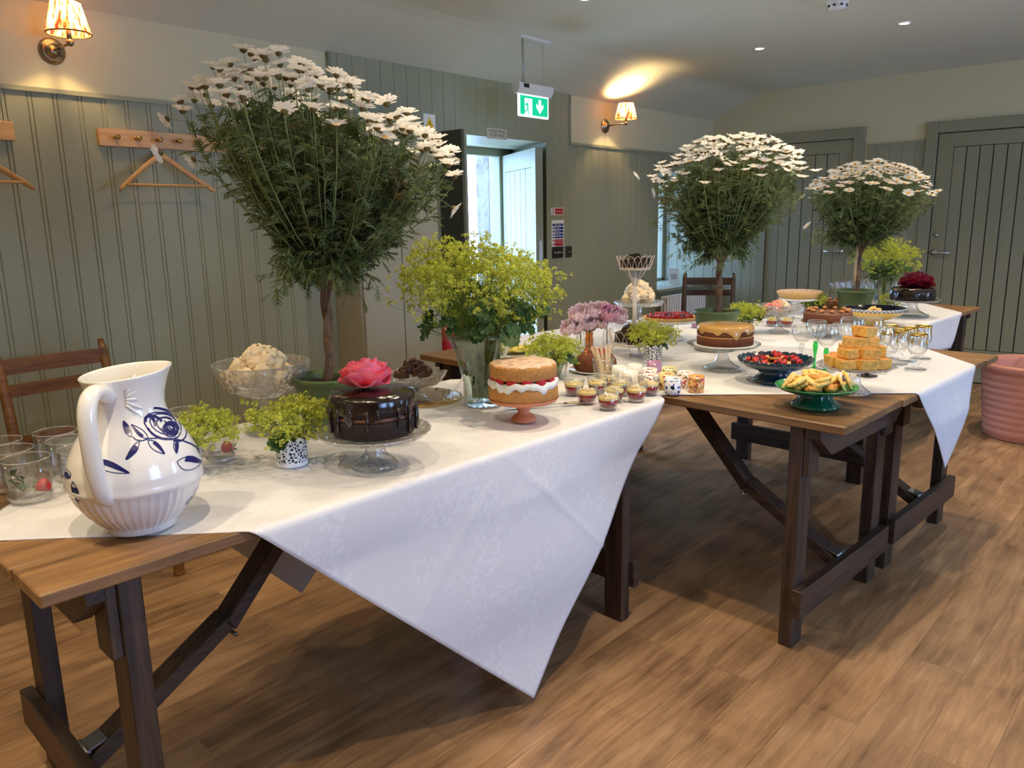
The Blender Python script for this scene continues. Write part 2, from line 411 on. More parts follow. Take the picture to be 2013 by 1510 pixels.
# ------------------------------------------------------------------ the room
YB = 3.6; XR = 7.06; XL = -3.0; YF = -2.6; ZC = 2.44
def panel(mb, P, s0, s1, z0, z1, grooves, m=0, w=.003, d=.0035):
    """tongue-and-groove boards; P(s, depth, z) -> point"""
    pr = [(s0, 0)]
    for g in sorted(grooves):
        if s0+w < g < s1-w: pr += [(g-w, 0), (g, d), (g+w, 0)]
    pr.append((s1, 0))
    for (a, da), (b, db) in zip(pr, pr[1:]):
        mb.add([P(a, da, z0), P(b, db, z0), P(b, db, z1), P(a, da, z1)], [(0,1,2,3)], m, False)
def quad(mb, a, b, c, d, m=0): mb.add([a, b, c, d], [(0,1,2,3)], m, False)
PB = lambda s, d, z: (s, YB+d, z)
double = [g+e for g in [1.118+.0951*i for i in range(-44, 17)] for e in (-.008, .008)]
tall = [2.734+.0978*i for i in range(0, 22)]
low = [4.88+.0985*i for i in range(0, 22)]
mb = MB(); RZ = 1.885; DX0, DX1, DZ = 3.71, 4.52, 1.885; WX0, WZ0, WZ1 = 6.08, .70, 1.74
panel(mb, PB, XL, 2.68, 0, RZ, double)
panel(mb, PB, 2.68, DX0, 0, 2.26, tall); panel(mb, PB, DX0, DX1, DZ, 2.26, tall); panel(mb, PB, DX1, 4.80, 0, 2.26, tall)
panel(mb, PB, 4.80, WX0, 0, RZ, low); panel(mb, PB, WX0, XR, 0, WZ0, low); panel(mb, PB, WX0, XR, WZ1, RZ, low)
yp = YB+.012
quad(mb, (XL,yp,RZ-.01), (2.69,yp,RZ-.01), (2.69,yp,2.27), (XL,yp,2.27), 1)
quad(mb, (4.79,yp,RZ-.01), (XR+.1,yp,RZ-.01), (XR+.1,yp,2.27), (4.79,yp,2.27), 1)
# door reveal (splayed) and window reveal
quad(mb, (DX1,YB,0), (4.97,4.32,0), (4.97,4.32,DZ+.02), (DX1,YB,DZ)); quad(mb, (DX0,YB,0), (3.46,4.32,0), (3.46,4.32,DZ+.02), (DX0,YB,DZ))
for i in range(8):
    t0, t1 = i/8, (i+1)/8-.012
    L = lambda t: (DX0-.25*t, YB+.72*t, DZ+.02*t); Q = lambda t: (DX1+.45*t, YB+.72*t, DZ+.02*t)
    quad(mb, L(t0), Q(t0), Q(t1), L(t1))
quad(mb, (DX0-.3,YB+.004,DZ+.012), (DX1+.5,YB+.004,DZ+.012), (DX1+.5,4.32,DZ+.04), (DX0-.3,4.32,DZ+.04))
WY = 4.12
quad(mb, (WX0,YB,WZ0), (WX0+.16,WY,WZ0), (WX0+.16,WY,WZ1), (WX0,YB,WZ1)); quad(mb, (WX0,YB,WZ1), (XR,YB,WZ1), (XR,WY,WZ1), (WX0+.16,WY,WZ1))
quad(mb, (WX0,YB,WZ0-.001), (XR,YB,WZ0-.001), (XR,WY,WZ0-.001), (WX0+.16,WY,WZ0-.001))
# outer masonry around the openings
for x0, x1, z0, z1 in ((XL,3.52,-.1,2.6), (3.52,4.9,1.86,2.6), (4.88,6.24,-.1,2.6), (6.24,XR+.3,-.1,.66), (6.24,XR+.3,1.74,2.6)):
    mb.bx(x0, x1, 4.34, 4.4, z0, z1, 1)
struct(mb.obj('wall_back', [PANEL, UPPER]))
mb = MB()
for a, b in ((XL, 2.68), (4.80, XR)): mb.bx(a, b, YB-.012, YB+.012, RZ, RZ+.018)
mb.tube([(2.68,YB-.002,RZ), (2.68,YB-.002,2.235)], .011, 8); mb.tube([(4.80,YB-.002,RZ), (4.80,YB-.002,2.235)], .009, 8)
struct(mb.obj('trim_1', PANEL))
mb = MB(); mb.bx(WX0-.02, XR-.004, YB-.035, WY, WZ0, WZ0+.022)
struct(mb.obj('trim_2', PANEL))
mb = MB()                                            # right wall with its boards
PR = lambda s, d, z: (XR+d, s, z)
quad(mb, (XR+.012,YF-.05,0), (XR+.012,WY+.2,0), (XR+.012,WY+.2,2.5), (XR+.012,YF-.05,2.5), 1)
panel(mb, PR, 3.12, WY+.1, 0, 1.90, [3.17+.098*i for i in range(12)]); panel(mb, PR, 1.76, 2.19, 0, 1.90, [1.83+.098*i for i in range(5)]); panel(mb, PR, YF, .70, 0, 1.90, [YF+.1*i for i in range(40)])
struct(mb.obj('wall_right', [PANEL, UPPER]))
mb = MB()
for a, b in ((3.12, YB), (1.76, 2.19), (YF, .7)): mb.bx(XR-.012, XR+.012, a, b, 1.90, 1.915)
struct(mb.obj('trim_3', PANEL))
mb = MB(); quad(mb, (XL,YF,0), (XL,YB+.1,0), (XL,YB+.1,2.5), (XL,YF,2.5)); struct(mb.obj('wall_left', UPPER))
mb = MB(); FW = [(.7,1.9), (4.4,5.3)]; xs = [XL]+[q for w in FW for q in w]+[XR]
for i in range(0, len(xs)-1, 2): quad(mb, (xs[i],YF,0), (xs[i+1],YF,0), (xs[i+1],YF,2.5), (xs[i],YF,2.5))
for a, b in FW:
    quad(mb, (a,YF,0), (b,YF,0), (b,YF,.7), (a,YF,.7)); quad(mb, (a,YF,2.05), (b,YF,2.05), (b,YF,2.5), (a,YF,2.5))
struct(mb.obj('wall_front', UPPER))
mb = MB(); quad(mb, (XL,YF,0), (XR+.1,YF,0), (XR+.1,4.4,0), (XL,4.4,0)); struct(mb.obj('floor', FLOORM))
mb = MB(); yc = [(YF, ZC), (3.02, ZC)]+[(3.10, ZC-.004), (3.17, ZC-.013), (3.24, ZC-.035), (3.64, 2.222)]
for (a, za), (b, zb) in zip(yc, yc[1:]):
    mb.add([(XL,a,za), (XR+.1,a,za), (XR+.1,b,zb), (XL,b,zb)], [(0,1,2,3)], 0, True)
struct(mb.obj('ceiling', CEIL))

# doors on the right wall
def ledged_door(name, y0, y1, zt, hy, hdir, label):
    t = struct(thing(name, label, 'door', (XR, 0, 0)))
    mb = MB(); w = y1-y0; x = -.012
    gz0, gz1 = .27, zt-.105; a, b = y0+.11, y1-.11
    # frame of the leaf plus boarded middle
    mb.bx(x, .01, y0, a, .01, zt); mb.bx(x, .01, b, y1, .01, zt); mb.bx(x, .01, a, b, gz1, zt); mb.bx(x, .01, a, b, .01, gz0)
    n = round((b-a)/.097)
    for i in range(n):
        c0 = a+(b-a)*i/n+.004; c1 = a+(b-a)*(i+1)/n-.004
        mb.bx(x+.001, .01, c0, c1, gz0+.004, gz1-.004)
    lfo = mb.obj('door_leaf', DOORM, t, bev=.0015)
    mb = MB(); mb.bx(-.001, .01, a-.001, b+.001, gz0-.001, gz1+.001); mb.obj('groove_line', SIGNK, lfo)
    mb = MB(); f = .085; g = .006
    mb.bx(-.03, .011, y0-f-g, y0-g, 0, zt+f+g); mb.bx(-.03, .011, y1+g, y1+g+f, 0, zt+f+g); mb.bx(-.03, .011, y0-g, y1+g, zt+g, zt+f+g)
    mb.obj('door_frame', DOORM, t, bev=.003)
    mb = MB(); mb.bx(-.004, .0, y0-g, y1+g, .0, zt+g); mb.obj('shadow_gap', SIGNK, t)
    h = MB(); h.tube([(-.02,hy,1.035), (-.013,hy,1.035)], .026, 20); h.tube([(-.015,hy,1.035), (-.058,hy,1.035), (-.062,hy+.012*hdir,1.035), (-.062,hy+.125*hdir,1.035)], .0095, 10)
    h.obj('door_handle', STEEL, lfo)
    return t
d2 = ledged_door('door_2', 2.31, 3.035, 1.965, 2.36, 1, 'closed sage ledged door behind the middle daisy tree')
d3 = ledged_door('door_3', .80, 1.66, 1.955, 1.62, -1, 'closed sage boarded door at the right edge of the room')
mb = MB(); mb.tube([(-.02,1.616,1.173), (-.012,1.616,1.173)], .017, 18); mb.obj('thumb_turn', STEEL, d3)

# outside door: open leaf, frame
t = struct(thing('door_1', 'sage entrance door standing open into the room', 'door', (4.87, 4.30, 0), math.atan2(-.69, -.41)))
mb = MB(); Lw = .80
gz0, gz1, a, b = .25, 1.72, .10, Lw-.10
mb.bx(0, Lw, -.022, .022, .02, 1.85)
mb.obj('door_leaf', PANEL, t)
mb = MB(); n = 6
mb.bx(0, a, -.034, -.022, .02, 1.85); mb.bx(b, Lw, -.034, -.022, .02, 1.85); mb.bx(a, b, -.034, -.022, gz1, 1.85); mb.bx(a, b, -.034, -.022, .02, gz0)
for i in range(5): mb.bx(a+(b-a)*i/5+.003, a+(b-a)*(i+1)/5-.003, -.033, -.022, gz0+.003, gz1-.003)
mb.obj('door_boards', PANEL, t, bev=.001)
mb = MB(); mb.bx(Lw-.002, Lw+.004, -.012, .012, .95, 1.2); mb.bx(Lw-.001, Lw+.012, -.008, .008, 1.0, 1.05); mb.obj('latch_plate', STEEL, t)
mb = MB(); mb.bx(3.46, 3.56, 4.30, 4.36, 0, 1.9); mb.bx(4.80, 4.90, 4.30, 4.42, 0, 1.86); mb.bx(3.46, 4.97, 4.30, 4.36, 1.845, 1.905); mb.bx(4.88, 4.99, 4.33, 4.36, 0, 1.9)
struct(mb.obj('trim_4', PANEL, bev=.004))
mb = MB(); mb.bx(3.46, 3.484, 3.40, YB, 0, 1.885); struct(mb.obj('trim_5', DARKSH))  # niche board, its shade put into the colour
# window
t = struct(thing('window_1', 'daylit casement window beside the boarded right wall', 'window', (0,0,0)))
mb = MB(); f = .05
for x0, x1, z0, z1 in ((WX0+.15,WX0+.22,WZ0,WZ1), (XR-.04,XR+.02,WZ0,WZ1), (WX0+.2,XR,WZ0,WZ0+.05), (WX0+.2,XR,WZ1-.05,WZ1)): mb.bx(x0, x1, WY-.02, WY+.03, z0, z1)
wfo = mb.obj('window_frame', PANEL, t, bev=.004)
mb = MB(); mb.bx(WX0+.2, XR, WY+.004, WY+.01, WZ0+.03, WZ1-.03); mb.obj('pane', GLASS, wfo)
# outside
mb = MB(); quad(mb, (-8,4.4,-.03), (16,4.4,-.03), (16,24,-.03), (-8,24,-.03)); struct(tag(mb.obj('ground', simple('pale_gravel', (214,208,196), .9, var=.1, vs=8)), 'pale ground outside the open door', 'ground'))
def mk_stone():
    k = NT('rubble_stone'); v = k.coord(); vo = k.n('TexVoronoi'); vo.inputs['Scale'].default_value = 6; k.l(v, vo.inputs['Vector'])
    n = k.noise(v, 24, 6, .7); f = k.math('ADD', k.math('MULTIPLY', vo.outputs['Distance'], .5), k.math('MULTIPLY', n, .6))
    k.l(k.ramp(f, [(.3, lin((96,90,84))), (.6, lin((150,142,132)))]), k.b.inputs['Base Color']); k.set(Roughness=.95); k.bump(f, .8, .03); return k.m
STONE = mk_stone()
mb = MB(); mb.bx(4.80, 5.6, 4.42, 4.56, -.03, 2.9)
tag(mb.obj('stone_wall', STONE), 'grey rubble stone wall outside the open door', 'wall')

# cupboard on the back wall
t = thing('wall_cupboard', 'tall pale panelled cupboard behind the largest daisy tree', 'cupboard', (2.63, 3.36, 0))
mb = MB(); mb.bx(0, .587, .018, .238, 0, 1.90); mb.obj('body', CUPB, t)
for i, (a, b) in enumerate(((.012, .287), (.293, .575))):
    mb = MB(); mb.bx(a, b, 0, .017, .02, 1.88); mb.obj('door', CUPB, t, bev=.002)
t = thing('warning_sign', 'white and yellow electrical warning sign on the pale cupboard', 'sign', (3.165, 3.359, 1.80))
mb = MB(); mb.bx(-.045, .045, -.002, 0, -.02, .14); mb.obj('plate', SIGNW, t)
mb = MB(); mb.bx(-.04, .04, -.003, -.002, -.015, .045); mb.add([(-.036,-.0034,.06), (.036,-.0034,.06), (0,-.0034,.125)], [(0,1,2)], 0, False); mb.obj('yellow_panel', SIGNY, t)
mb = MB(); mb.add([(-.004,-.0038,.068), (.004,-.0038,.085), (.001,-.0038,.087), (.006,-.0038,.108), (-.005,-.0038,.09), (-.001,-.0038,.088)], [(0,1,2,3,4,5)], 0, False); mb.obj('bolt_mark', SIGNK, t)
t = thing('fire_extinguisher', 'red fire extinguisher in the niche right of the pale cupboard', 'extinguisher', (3.345, 3.49, .28))
mb = MB(); mb.lathe([(0,0), (.06,0), (.072,.012), (.073,.36), (.06,.41), (.03,.44), (.02,.45), (0,.45)], 24); mb.obj('cylinder', REDP, t)
mb = MB(); mb.lathe([(0,.45), (.018,.45), (.018,.49), (0,.49)], 12); mb.bar((-.01,0,.49), (.07,-.02,.52), .02, .008); mb.tube([(0,0,.47), (-.05,-.02,.45), (-.078,-.03,.3), (-.076,-.03,.12)], .009, 8); mb.obj('valve_and_hose', BLACK, t)
mb = MB(); mb.bx(-.05, .05, .07, .115, .1, .36); mb.obj('wall_bracket', BLACK, t)

# text helper
def text_mb(txt, size, P, m=0, align='CENTER', depth=0):
    cu = bpy.data.curves.new('t', 'FONT'); cu.body = txt; cu.size = size; cu.align_x = align; cu.resolution_u = 3; cu.space_line = .9
    o = bpy.data.objects.new('t', cu); COL.objects.link(o); dg = bpy.context.evaluated_depsgraph_get()
    me = o.evaluated_get(dg).to_mesh(); mb = MB()
    mb.add([P(v.co.x, v.co.y) for v in me.vertices], [tuple(p.vertices) for p in me.polygons], m, False)
    o.evaluated_get(dg).to_mesh_clear(); bpy.data.objects.remove(o); bpy.data.curves.remove(cu); return mb
t = thing('door_sign', 'small metal sign reading PLEASE MIND YOUR HEAD over the doorway', 'sign', (3.998, YB, 1.908))
mb = MB(); mb.bx(-.098, .098, -.003, .0, -.034, .034); mb.obj('plate', SILV, t)
text_mb('PLEASE MIND\nYOUR HEAD', .028, lambda x, y: (x, -.0038, y+.007)).obj('lettering', SIGNK, t)
t = thing('no_smoking_sign', 'red and white no smoking sign right of the open door', 'sign', (4.643, YB, 1.406))
mb = MB(); mb.bx(-.073, .073, -.003, 0, -.026, .026); mb.obj('plate', SIGNW, t)
mb = MB(); mb.bx(-.028, .068, -.0036, -.003, -.021, .021)
for cz in (.011, -.011): mb.tube([(-.05+.009*cos(q*.5236), -.0036, cz+.009*sin(q*.5236)) for q in range(12)], .0018, 4, closed=True)
mb.obj('red_panel', SIGNR, t)
text_mb('No smoking', .017, lambda x, y: (x+.02, -.0042, y-.005)).obj('lettering', SIGNW, t)
t = thing('fire_action_sign', 'blue and red fire action notice above the light switches', 'sign', (4.648, YB, 1.248))
mb = MB(); mb.bx(-.073, .073, -.003, 0, -.096, .096); mb.obj('plate', SIGNW, t)
mb = MB(); mb.bx(-.065, .065, -.0036, -.003, .052, .07)
for z0, z1 in ((.028,.046), (.005,.022), (-.018,-.001), (-.036,-.024)): mb.bx(-.04, .065, -.0036, -.003, z0, z1)
for z0 in (.03, .007, -.016, -.036): mb.bx(-.062, -.048, -.0036, -.003, z0, z0+.013)
mb.obj('blue_panel', SIGNB, t)
mb = MB()
for z0 in (-.055, -.068, -.081, -.092): mb.bx(-.04, .065, -.0036, -.003, z0, z0+.0105)
for z0 in (-.06, -.086): mb.bx(-.062, -.048, -.0036, -.003, z0, z0+.014)
mb.obj('red_panel', SIGNR, t)
mb = text_mb('Fire action', .019, lambda x, y: (x, -.0042, y+.055))
for z in (.037, .0135, -.0095): mb.bx(-.036, .02, -.0042, -.0036, z-.0015, z+.0015)
mb.obj('lettering', SIGNW, t)
t = thing('light_switch', 'wide dark switch plate with three toggles under the fire notice', 'switch', (4.643, YB, 1.109))
mb = MB(); mb.bx(-.066, .066, -.007, 0, -.041, .041); mb.obj('plate', DKSW, t, bev=.002)
for i in range(3):
    mb = MB(); x = -.04+.038*i; mb.tube([(x,-.006,0), (x,-.012,0)], .007, 10); mb.tube([(x,-.01,0), (x+.004,-.024,-.006)], [.003,.0045], 8); mb.obj('toggle', STEEL, t)
t = thing('switch_plate', 'narrow dark plate with one small knob right of the switches', 'switch', (4.778, YB, 1.108))
mb = MB(); mb.bx(-.038, .038, -.007, 0, -.041, .041); mb.obj('plate', DKSW, t, bev=.002)
mb = MB(); mb.tube([(0,-.006,0), (0,-.016,0)], .005, 10); mb.obj('knob', STEEL, t)
# exit sign
t = thing('exit_sign', 'hanging green emergency exit sign with white running figure and arrow', 'sign', (3.90, 3.205, 1.965))
mb = MB(); mb.bx(-.135, .15, -.025, .025, .445, .475); mb.obj('ceiling_bar', WHITEP, t, bev=.003)
mb = MB(); mb.tube([(-.085,0,.19), (-.086,0,.45)], .002, 6); mb.tube([(.095,0,.19), (.095,0,.45)], .0015, 6); mb.tube([(-.094,.004,.19), (-.09,.004,.3), (-.095,.004,.45)], .004, 6); mb.obj('suspension_wire', STEEL, t)
mb = MB(); mb.add([(x, y, z) for x in (-.165, .165) for y, z in ((-.014,.13), (-.032,.16), (-.032,.19), (.032,.19), (.032,.16), (.014,.13))], [(0,1,2,3,4,5), (11,10,9,8,7,6)]+[(i, i+6, (i+1) % 6+6, (i+1) % 6) for i in range(6)], 0, False); mb.obj('housing', WHITEP, t, bev=.002)
mb = MB(); mb.bx(-.125, -.075, -.0335, -.032, .163, .186); mb.obj('maker_label', SIGNK, t)
mb = MB(); mb.bx(-.147, .147, -.006, .006, 0, .132); mb.obj('light_panel', EXW, t, bev=.004)
mb = MB(); yq = -.0066
for x0, x1, z0, z1 in ((-.132,-.09,.012,.122), (-.09,-.018,.108,.122), (-.018,.132,.012,.122)): mb.bx(x0, x1, yq-.0006, yq, z0, z1)
man = [[(-.066,.088),(-.058,.088),(-.058,.097),(-.066,.097)], [(-.078,.08),(-.06,.082),(-.054,.05),(-.066,.048)], [(-.078,.08),(-.07,.074),(-.082,.062),(-.088,.064)], [(-.062,.08),(-.058,.074),(-.04,.062),(-.038,.068)], [(-.066,.05),(-.056,.05),(-.05,.03),(-.042,.014),(-.05,.012),(-.058,.03)], [(-.068,.052),(-.06,.046),(-.072,.03),(-.096,.03),(-.096,.037),(-.076,.037)]]
for p in man: mb.add([(x, yq-.0004, z) for x, z in p], [tuple(range(len(p)))], 0, False)
mb.obj('green_legend', EXG, t)
mb = MB(); mb.add([(x, yq-.0012, z) for x, z in ((.043,.108),(.067,.108),(.067,.07),(.089,.085),(.089,.062),(.055,.025),(.021,.062),(.021,.085),(.043,.07))], [(0,8,2,1), (2,5,4,3), (8,7,6,5), (8,5,2)], 0, False); mb.obj('arrow', EXW, t)

# coat racks and hangers
def rack(x0, x1, label):
    t = thing('coat_rack', label, 'coat rack', (x0, YB, 1.69)); L = x1-x0
    mb = MB(); mb.bx(0, L, -.02, 0, 0, .072); mb.obj('board', PINE, t, bev=.002)
    n = int(L/.0918); off = .064
    for i in range(n):
        x = off+.0918*i
        mb = MB(); mb.lathe([(0,0), (.0065,0), (.0055,.012), (.006,.02), (.0105,.03), (.0115,.036), (.009,.043), (0,.045)], 14)
        mb.v = [(x+p[0], -.018-p[2], .036+p[1]) for p in mb.v]; mb.obj('peg', BRASS, t)
    return t
rack(1.456, 2.24, 'pine coat rack with brass pegs left of the largest daisy tree')
rack(.36, 1.138, 'pine coat rack cut off by the left edge of the photo')
def hanger(x, label):
    t = thing('coat_hanger', label, 'hanger', (x, YB-.052, 1.74), 0)
    mb = MB(); mb.tube([(0,0,-.085), (0,0,-.04), (.002,0,-.028), (.012,0,-.012), (.012,0,.004), (.002,0,.010), (-.008,0,.006)], .0016, 6); mb.obj('hook', STEEL, t)
    mb = MB()
    for s in (-1, 1):
        def fn(u, v, s=s):
            x = s*.215*v; z = -.082-.038*v-.115*v**1.35-.008*sin(pi*v); w = .026-.004*v; a = 2*pi*u; hh = w*(1 if v < .93 else .6)
            return (x, .006*sin(a)-.045*v*v, z+hh*.6*cos(a))
        mb.grid(fn, 10, 14, 0, True, True)
    mb.obj('arms', PINE, t)
    mb = MB(); mb.tube([(-.19,-.036,-.212), (.19,-.036,-.212)], .0055, 8); mb.obj('trouser_bar', PINE, t)
    return t
hanger(1.70, 'wooden coat hanger on the rack by the daisy tree')
hanger(.94, 'wooden coat hanger tip at the left photo edge')
# wall lamps
def wall_lamp(x, s, label):
    t = thing('wall_lamp', label, 'wall lamp', (x, YB+.01, 2.052))
    mb = MB(); mb.lathe([(0,0), (.052*s,0), (.05*s,.006), (.036*s,.012), (.024*s,.014), (.022*s,.022), (0,.024)], 28); mb.v = [(p[0], -p[2], p[1]) for p in mb.v]; mb.obj('backplate', BRONZE, t)
    mb = MB(); mb.tube([(0,-.02,0), (0,-.19,.002)], .0055, 10); mb.blob((0,-.19,.004), .015, amp=0); mb.tube([(0,-.19,.01), (0,-.19,.075)], .009, 10); mb.obj('arm', BRONZE, t)
    mb = MB(); mb.blob((0,0,0), .02, (1,1,1.3), 0, 12, 8); mb.obj('bulb', BULB, t, (0,-.19,.085))
    mb = MB(); r0, r1, h = .08*s, .052*s, .115
    mb.lathe([(r0,0), (r1,h)], 96, lambda a, r, z: (r+.0022*sin(48*a), z)); sho = mb.obj('lamp_shade', SHADE, t, (0,-.19,.036))
    for rr_, hh in ((r0, 0), (r1, h)):
        mb = MB(); mb.tube([(rr_*cos(q*pi/16), rr_*sin(q*pi/16), hh) for q in range(32)], .003, 6, closed=True); mb.obj('shade_trim', CRUST, sho)
    ld = bpy.data.lights.new('lamp_and_fill', 'POINT'); ld.energy = LAMPW; ld.color = (1,.66,.30); ld.shadow_soft_size = .02
    lo = bpy.data.objects.new('lamp_and_fill_light', ld); COL.objects.link(lo); lo.location = (x, YB-.18, 2.165)
LAMPW = 16.0
wall_lamp(1.325, 1.0, 'lit wall lamp with striped pleated shade above the left coat rack')
wall_lamp(5.27, 1.05, 'lit wall lamp with striped pleated shade right of the exit sign')
# downlights, smoke alarm
SPOTS = [(x, y, e) for y, e, xs_ in ((2.45, .9, (-1.7, .05, 1.8, 3.46, 5.27)), (1.47, .9, (-1.7, .05, 1.8, 3.5, 5.22)), (.78, 1.5, (-1.4, .3, 2.0, 3.6, 5.25))) for x in xs_]
for (x, y), lb in (((3.459,2.497),'ceiling downlight at the top edge of the photo'), ((5.27,2.377),'left ceiling downlight of the two above the daisy trees'), ((5.218,1.469),'right ceiling downlight of the two, nearest the smoke alarm')):
    t = thing('downlight', lb, 'downlight', (x, y, ZC), 0, 'ceiling downlights')
    mb = MB(); mb.lathe([(.026,-.004), (.034,-.006), (.042,-.003), (.042,.001)], 28); mb.obj('rim', WHITEP, t)
    mb = MB(); mb.lathe([(0,-.0035), (.026,-.0035)], 24); mb.obj('lens', SPOTM, t)
t = thing('smoke_alarm', 'white smoke alarm on the ceiling at the top photo edge', 'smoke alarm', (4.445, 1.587, ZC))
mb = MB(); mb.lathe([(.055,0), (.055,-.012), (.046,-.018), (.046,-.034), (.04,-.042), (0,-.044)], 32, lambda a, r, z: (r*(1-.06*(sin(8*a) > .5) if -.04 < z < -.015 else 1), z)); mb.obj('case', WHITEP, t)
mb = MB()
for i in range(8): mb.box((.047*cos(i*pi/4), .047*sin(i*pi/4), -.026), (.006,.012,.01), i*pi/4)
mb.obj('vent_slot', BLACK, t)
# radiator, card, chairs
t = thing('radiator', 'white column radiator under the window', 'radiator', (6.02, YB-.11, .10))
mb = MB()
for i in range(17):
    x = .02+.042*i
    for dy in (-.028, 0, .028): mb.tube([(x,dy,.0), (x,dy*1.0,.01), (x,dy,.55), (x,dy*.5,.565)], .0125, 8)
    mb.bar((x,-.034,.557), (x,.034,.557), .03, .022); mb.bar((x,-.034,.012), (x,.034,.012), .03, .022)
mb.obj('columns', RADW, t)
for s in (.06, .6):
    mb = MB(); mb.bx(s-.012, s+.012, -.02, .02, -.10, .0); mb.obj('foot', RADW, t)
t = thing('display_card', 'white card leaning on the window sill above the radiator', 'card', (6.62, 3.73, .723), math.radians(-38))
mb = MB(); M = Matrix.Rotation(math.radians(-14), 3, 'X'); mb.box((0, .019, .075), (.105, .003, .15), 0, 0, M); mb.obj('card', CARDW, t)
mb = MB(); mb.box((0, .0165, .075), (.06, .001, .05), 0, 0, M); mb.obj('print', simple('grey_print', (186,190,198), .6), t)
def chair(loc, rz, mats, label):
    t = thing('wooden_chair', label, 'chair', loc, rz)      # local: back at y=+.2, seat towards -y
    W = .19; back = lambda z: .19+.10*max(0, (z-.42)/.48)**1.2
    for sx in (-1, 1):
        mb = MB(); mb.tube([(sx*W, .24, 0), (sx*W, .2, .25), (sx*W, back(.42), .42), (sx*W, back(.66), .66), (sx*W, back(.86), .86), (sx*W, back(.9)+.004, .9)], [.022,.022,.022,.02,.018,.012], 8, flat=.62, up=(0,1,0)); mb.obj('rear_leg', mats, t)
        mb = MB(); mb.bar((sx*W, -.19, 0), (sx*W, -.185, .44), .03, .035, (1,0,0)); mb.obj('front_leg', mats, t, bev=.003)
        mb = MB(); mb.bar((sx*W, -.18, .2), (sx*W, .2, .2), .02, .03); mb.obj('side_stretcher', mats, t, bev=.003)
    for nm, z, h in (('top_rail', .835, .058), ('back_slat', .745, .048), ('lower_rail', .555, .04)):
        mb = MB()
        mb.grid(lambda u, v, z=z, h=h: (W*(2*u-1), back(z)+.018*(1-(2*u-1)**2)-.007, z-h/2+h*v), 16, 1); mb.grid(lambda u, v, z=z, h=h: (W*(1-2*u), back(z)+.018*(1-(2*u-1)**2)+.009, z-h/2+h*v), 16, 1)
        mb.grid(lambda u, v, z=z, h=h: (W*(2*u-1), back(z)+.018*(1-(2*u-1)**2)-.007+.016*v, z+h/2), 16, 1); mb.grid(lambda u, v, z=z, h=h: (W*(1-2*u), back(z)+.018*(1-(2*u-1)**2)-.007+.016*v, z-h/2), 16, 1)
        mb.obj(nm, mats, t)
    mb = MB(); mb.bx(-.2, .2, -.2, .2, .435, .46); mb.obj('seat', mats, t, bev=.006)
chair((1.09, 3.08, 0), 0, CHAIRW, 'brown wooden chair behind the white jug')
chair((5.60, 2.86, 0), math.radians(-64), CHAIRD, 'dark wooden chair behind the middle daisy tree')
# ------------------------------------------------------------------ trestle tables
def trestle(o, ang, L, W, label):
    """local x along the planks, y across, origin at a front corner on the floor"""
    t = thing('trestle_table', label, 'table', (o[0], o[1], 0), math.radians(ang), 'trestle tables joined end to end')
    mb = MB(); n = 5; w = W/n
    for i in range(n):
        e = .004*sin(i*2.3+o[0]*3); mb.bx(-.006+e, L+.004+e*.7, i*w+.0018, (i+1)*w-.0018, ZW-.026, ZW)
    mb.obj('tabletop', TOPW, t, bev=.003)
    for x, s in ((.15, -1), (L-.15, 1)):
        for y in (.075, W-.075):
            mb = MB(); mb.box((x, y, (ZW-.026)/2), (.044, .075, ZW-.026)); mb.obj('leg', DSTAIN, t, bev=.003)
            mb = MB(); mb.box((x+s*.033, y, ZW-.026-.08), (.022, .07, .16)); mb.obj('cleat', DSTAIN, t, bev=.003)
        mb = MB(); xo = x+s*.061
        mb.add([(xo+a, y, z) for a in (-.016, .016) for y, z in ((.03,ZW-.026), (W-.03,ZW-.026), (W-.03,ZW-.06), (W-.12,ZW-.125), (.12,ZW-.125), (.03,ZW-.06))], [(5,4,3,2,1,0), (6,7,8,9,10,11)]+[(i, (i+1) % 6, (i+1) % 6+6, i+6) for i in range(6)], 0, False)
        mb.obj('bearer', DSTY, t)
        mb = MB(); mb.bx(min(x+s*.022, x+s*.054), max(x+s*.022, x+s*.054), .02, W-.02, .115, .21); mb.obj('end_rail', DSTY, t, bev=.003)
        c = W/2; d = -s
        mb = MB(); mb.bar((x-d*.018, c, .178), (x+d*.33, c, .385), .038, .066, (0,1,0)); lso = mb.obj('lower_stay', DSTX, t, bev=.003)
        mb = MB(); mb.bar((x+d*.325, c, .372), (x+d*.65, c, ZW-.03), .038, .066, (0,1,0)); mb.obj('upper_stay', DSTX, t, bev=.003)
        mb = MB(); mb.tube([(x-d*.022, c-.03, .212), (x-d*.022, c+.03, .212)], .006, 8); mb.bar((x-d*.022, c, .213), (x+d*.02, c, .224), .005, .05, (0,1,0)); mb.obj('rail_hinge', ZINC, lso)
        mb = MB(); mb.tube([(x+d*.335, c-.036, .35), (x+d*.335, c+.036, .35)], .005, 8); mb.obj('stay_pivot', ZINC, lso)
    return t
T1O, T1A, T1L, T1W = Vector((.375, 1.366, 0)), -2.4, 1.862, .775
trestle(T1O, T1A, T1L, T1W, 'wooden trestle table nearest the camera, under the white jug and chocolate cake')
TAO = (2.982, .6495); TBO = (3.768, .5945); TAA = 86.0
trestle(TAO, TAA, 1.92, .765, 'wooden trestle table standing under the green biscuit bowl')
trestle(TBO, TAA, 1.93, .765, 'wooden trestle table standing under the gold rimmed glasses')
TCO, TCA = Vector((3.865, 1.132, 0)), -4.0
trestle(TCO, TCA, 1.80, .775, 'farthest wooden trestle table, under the crimson rose cake')

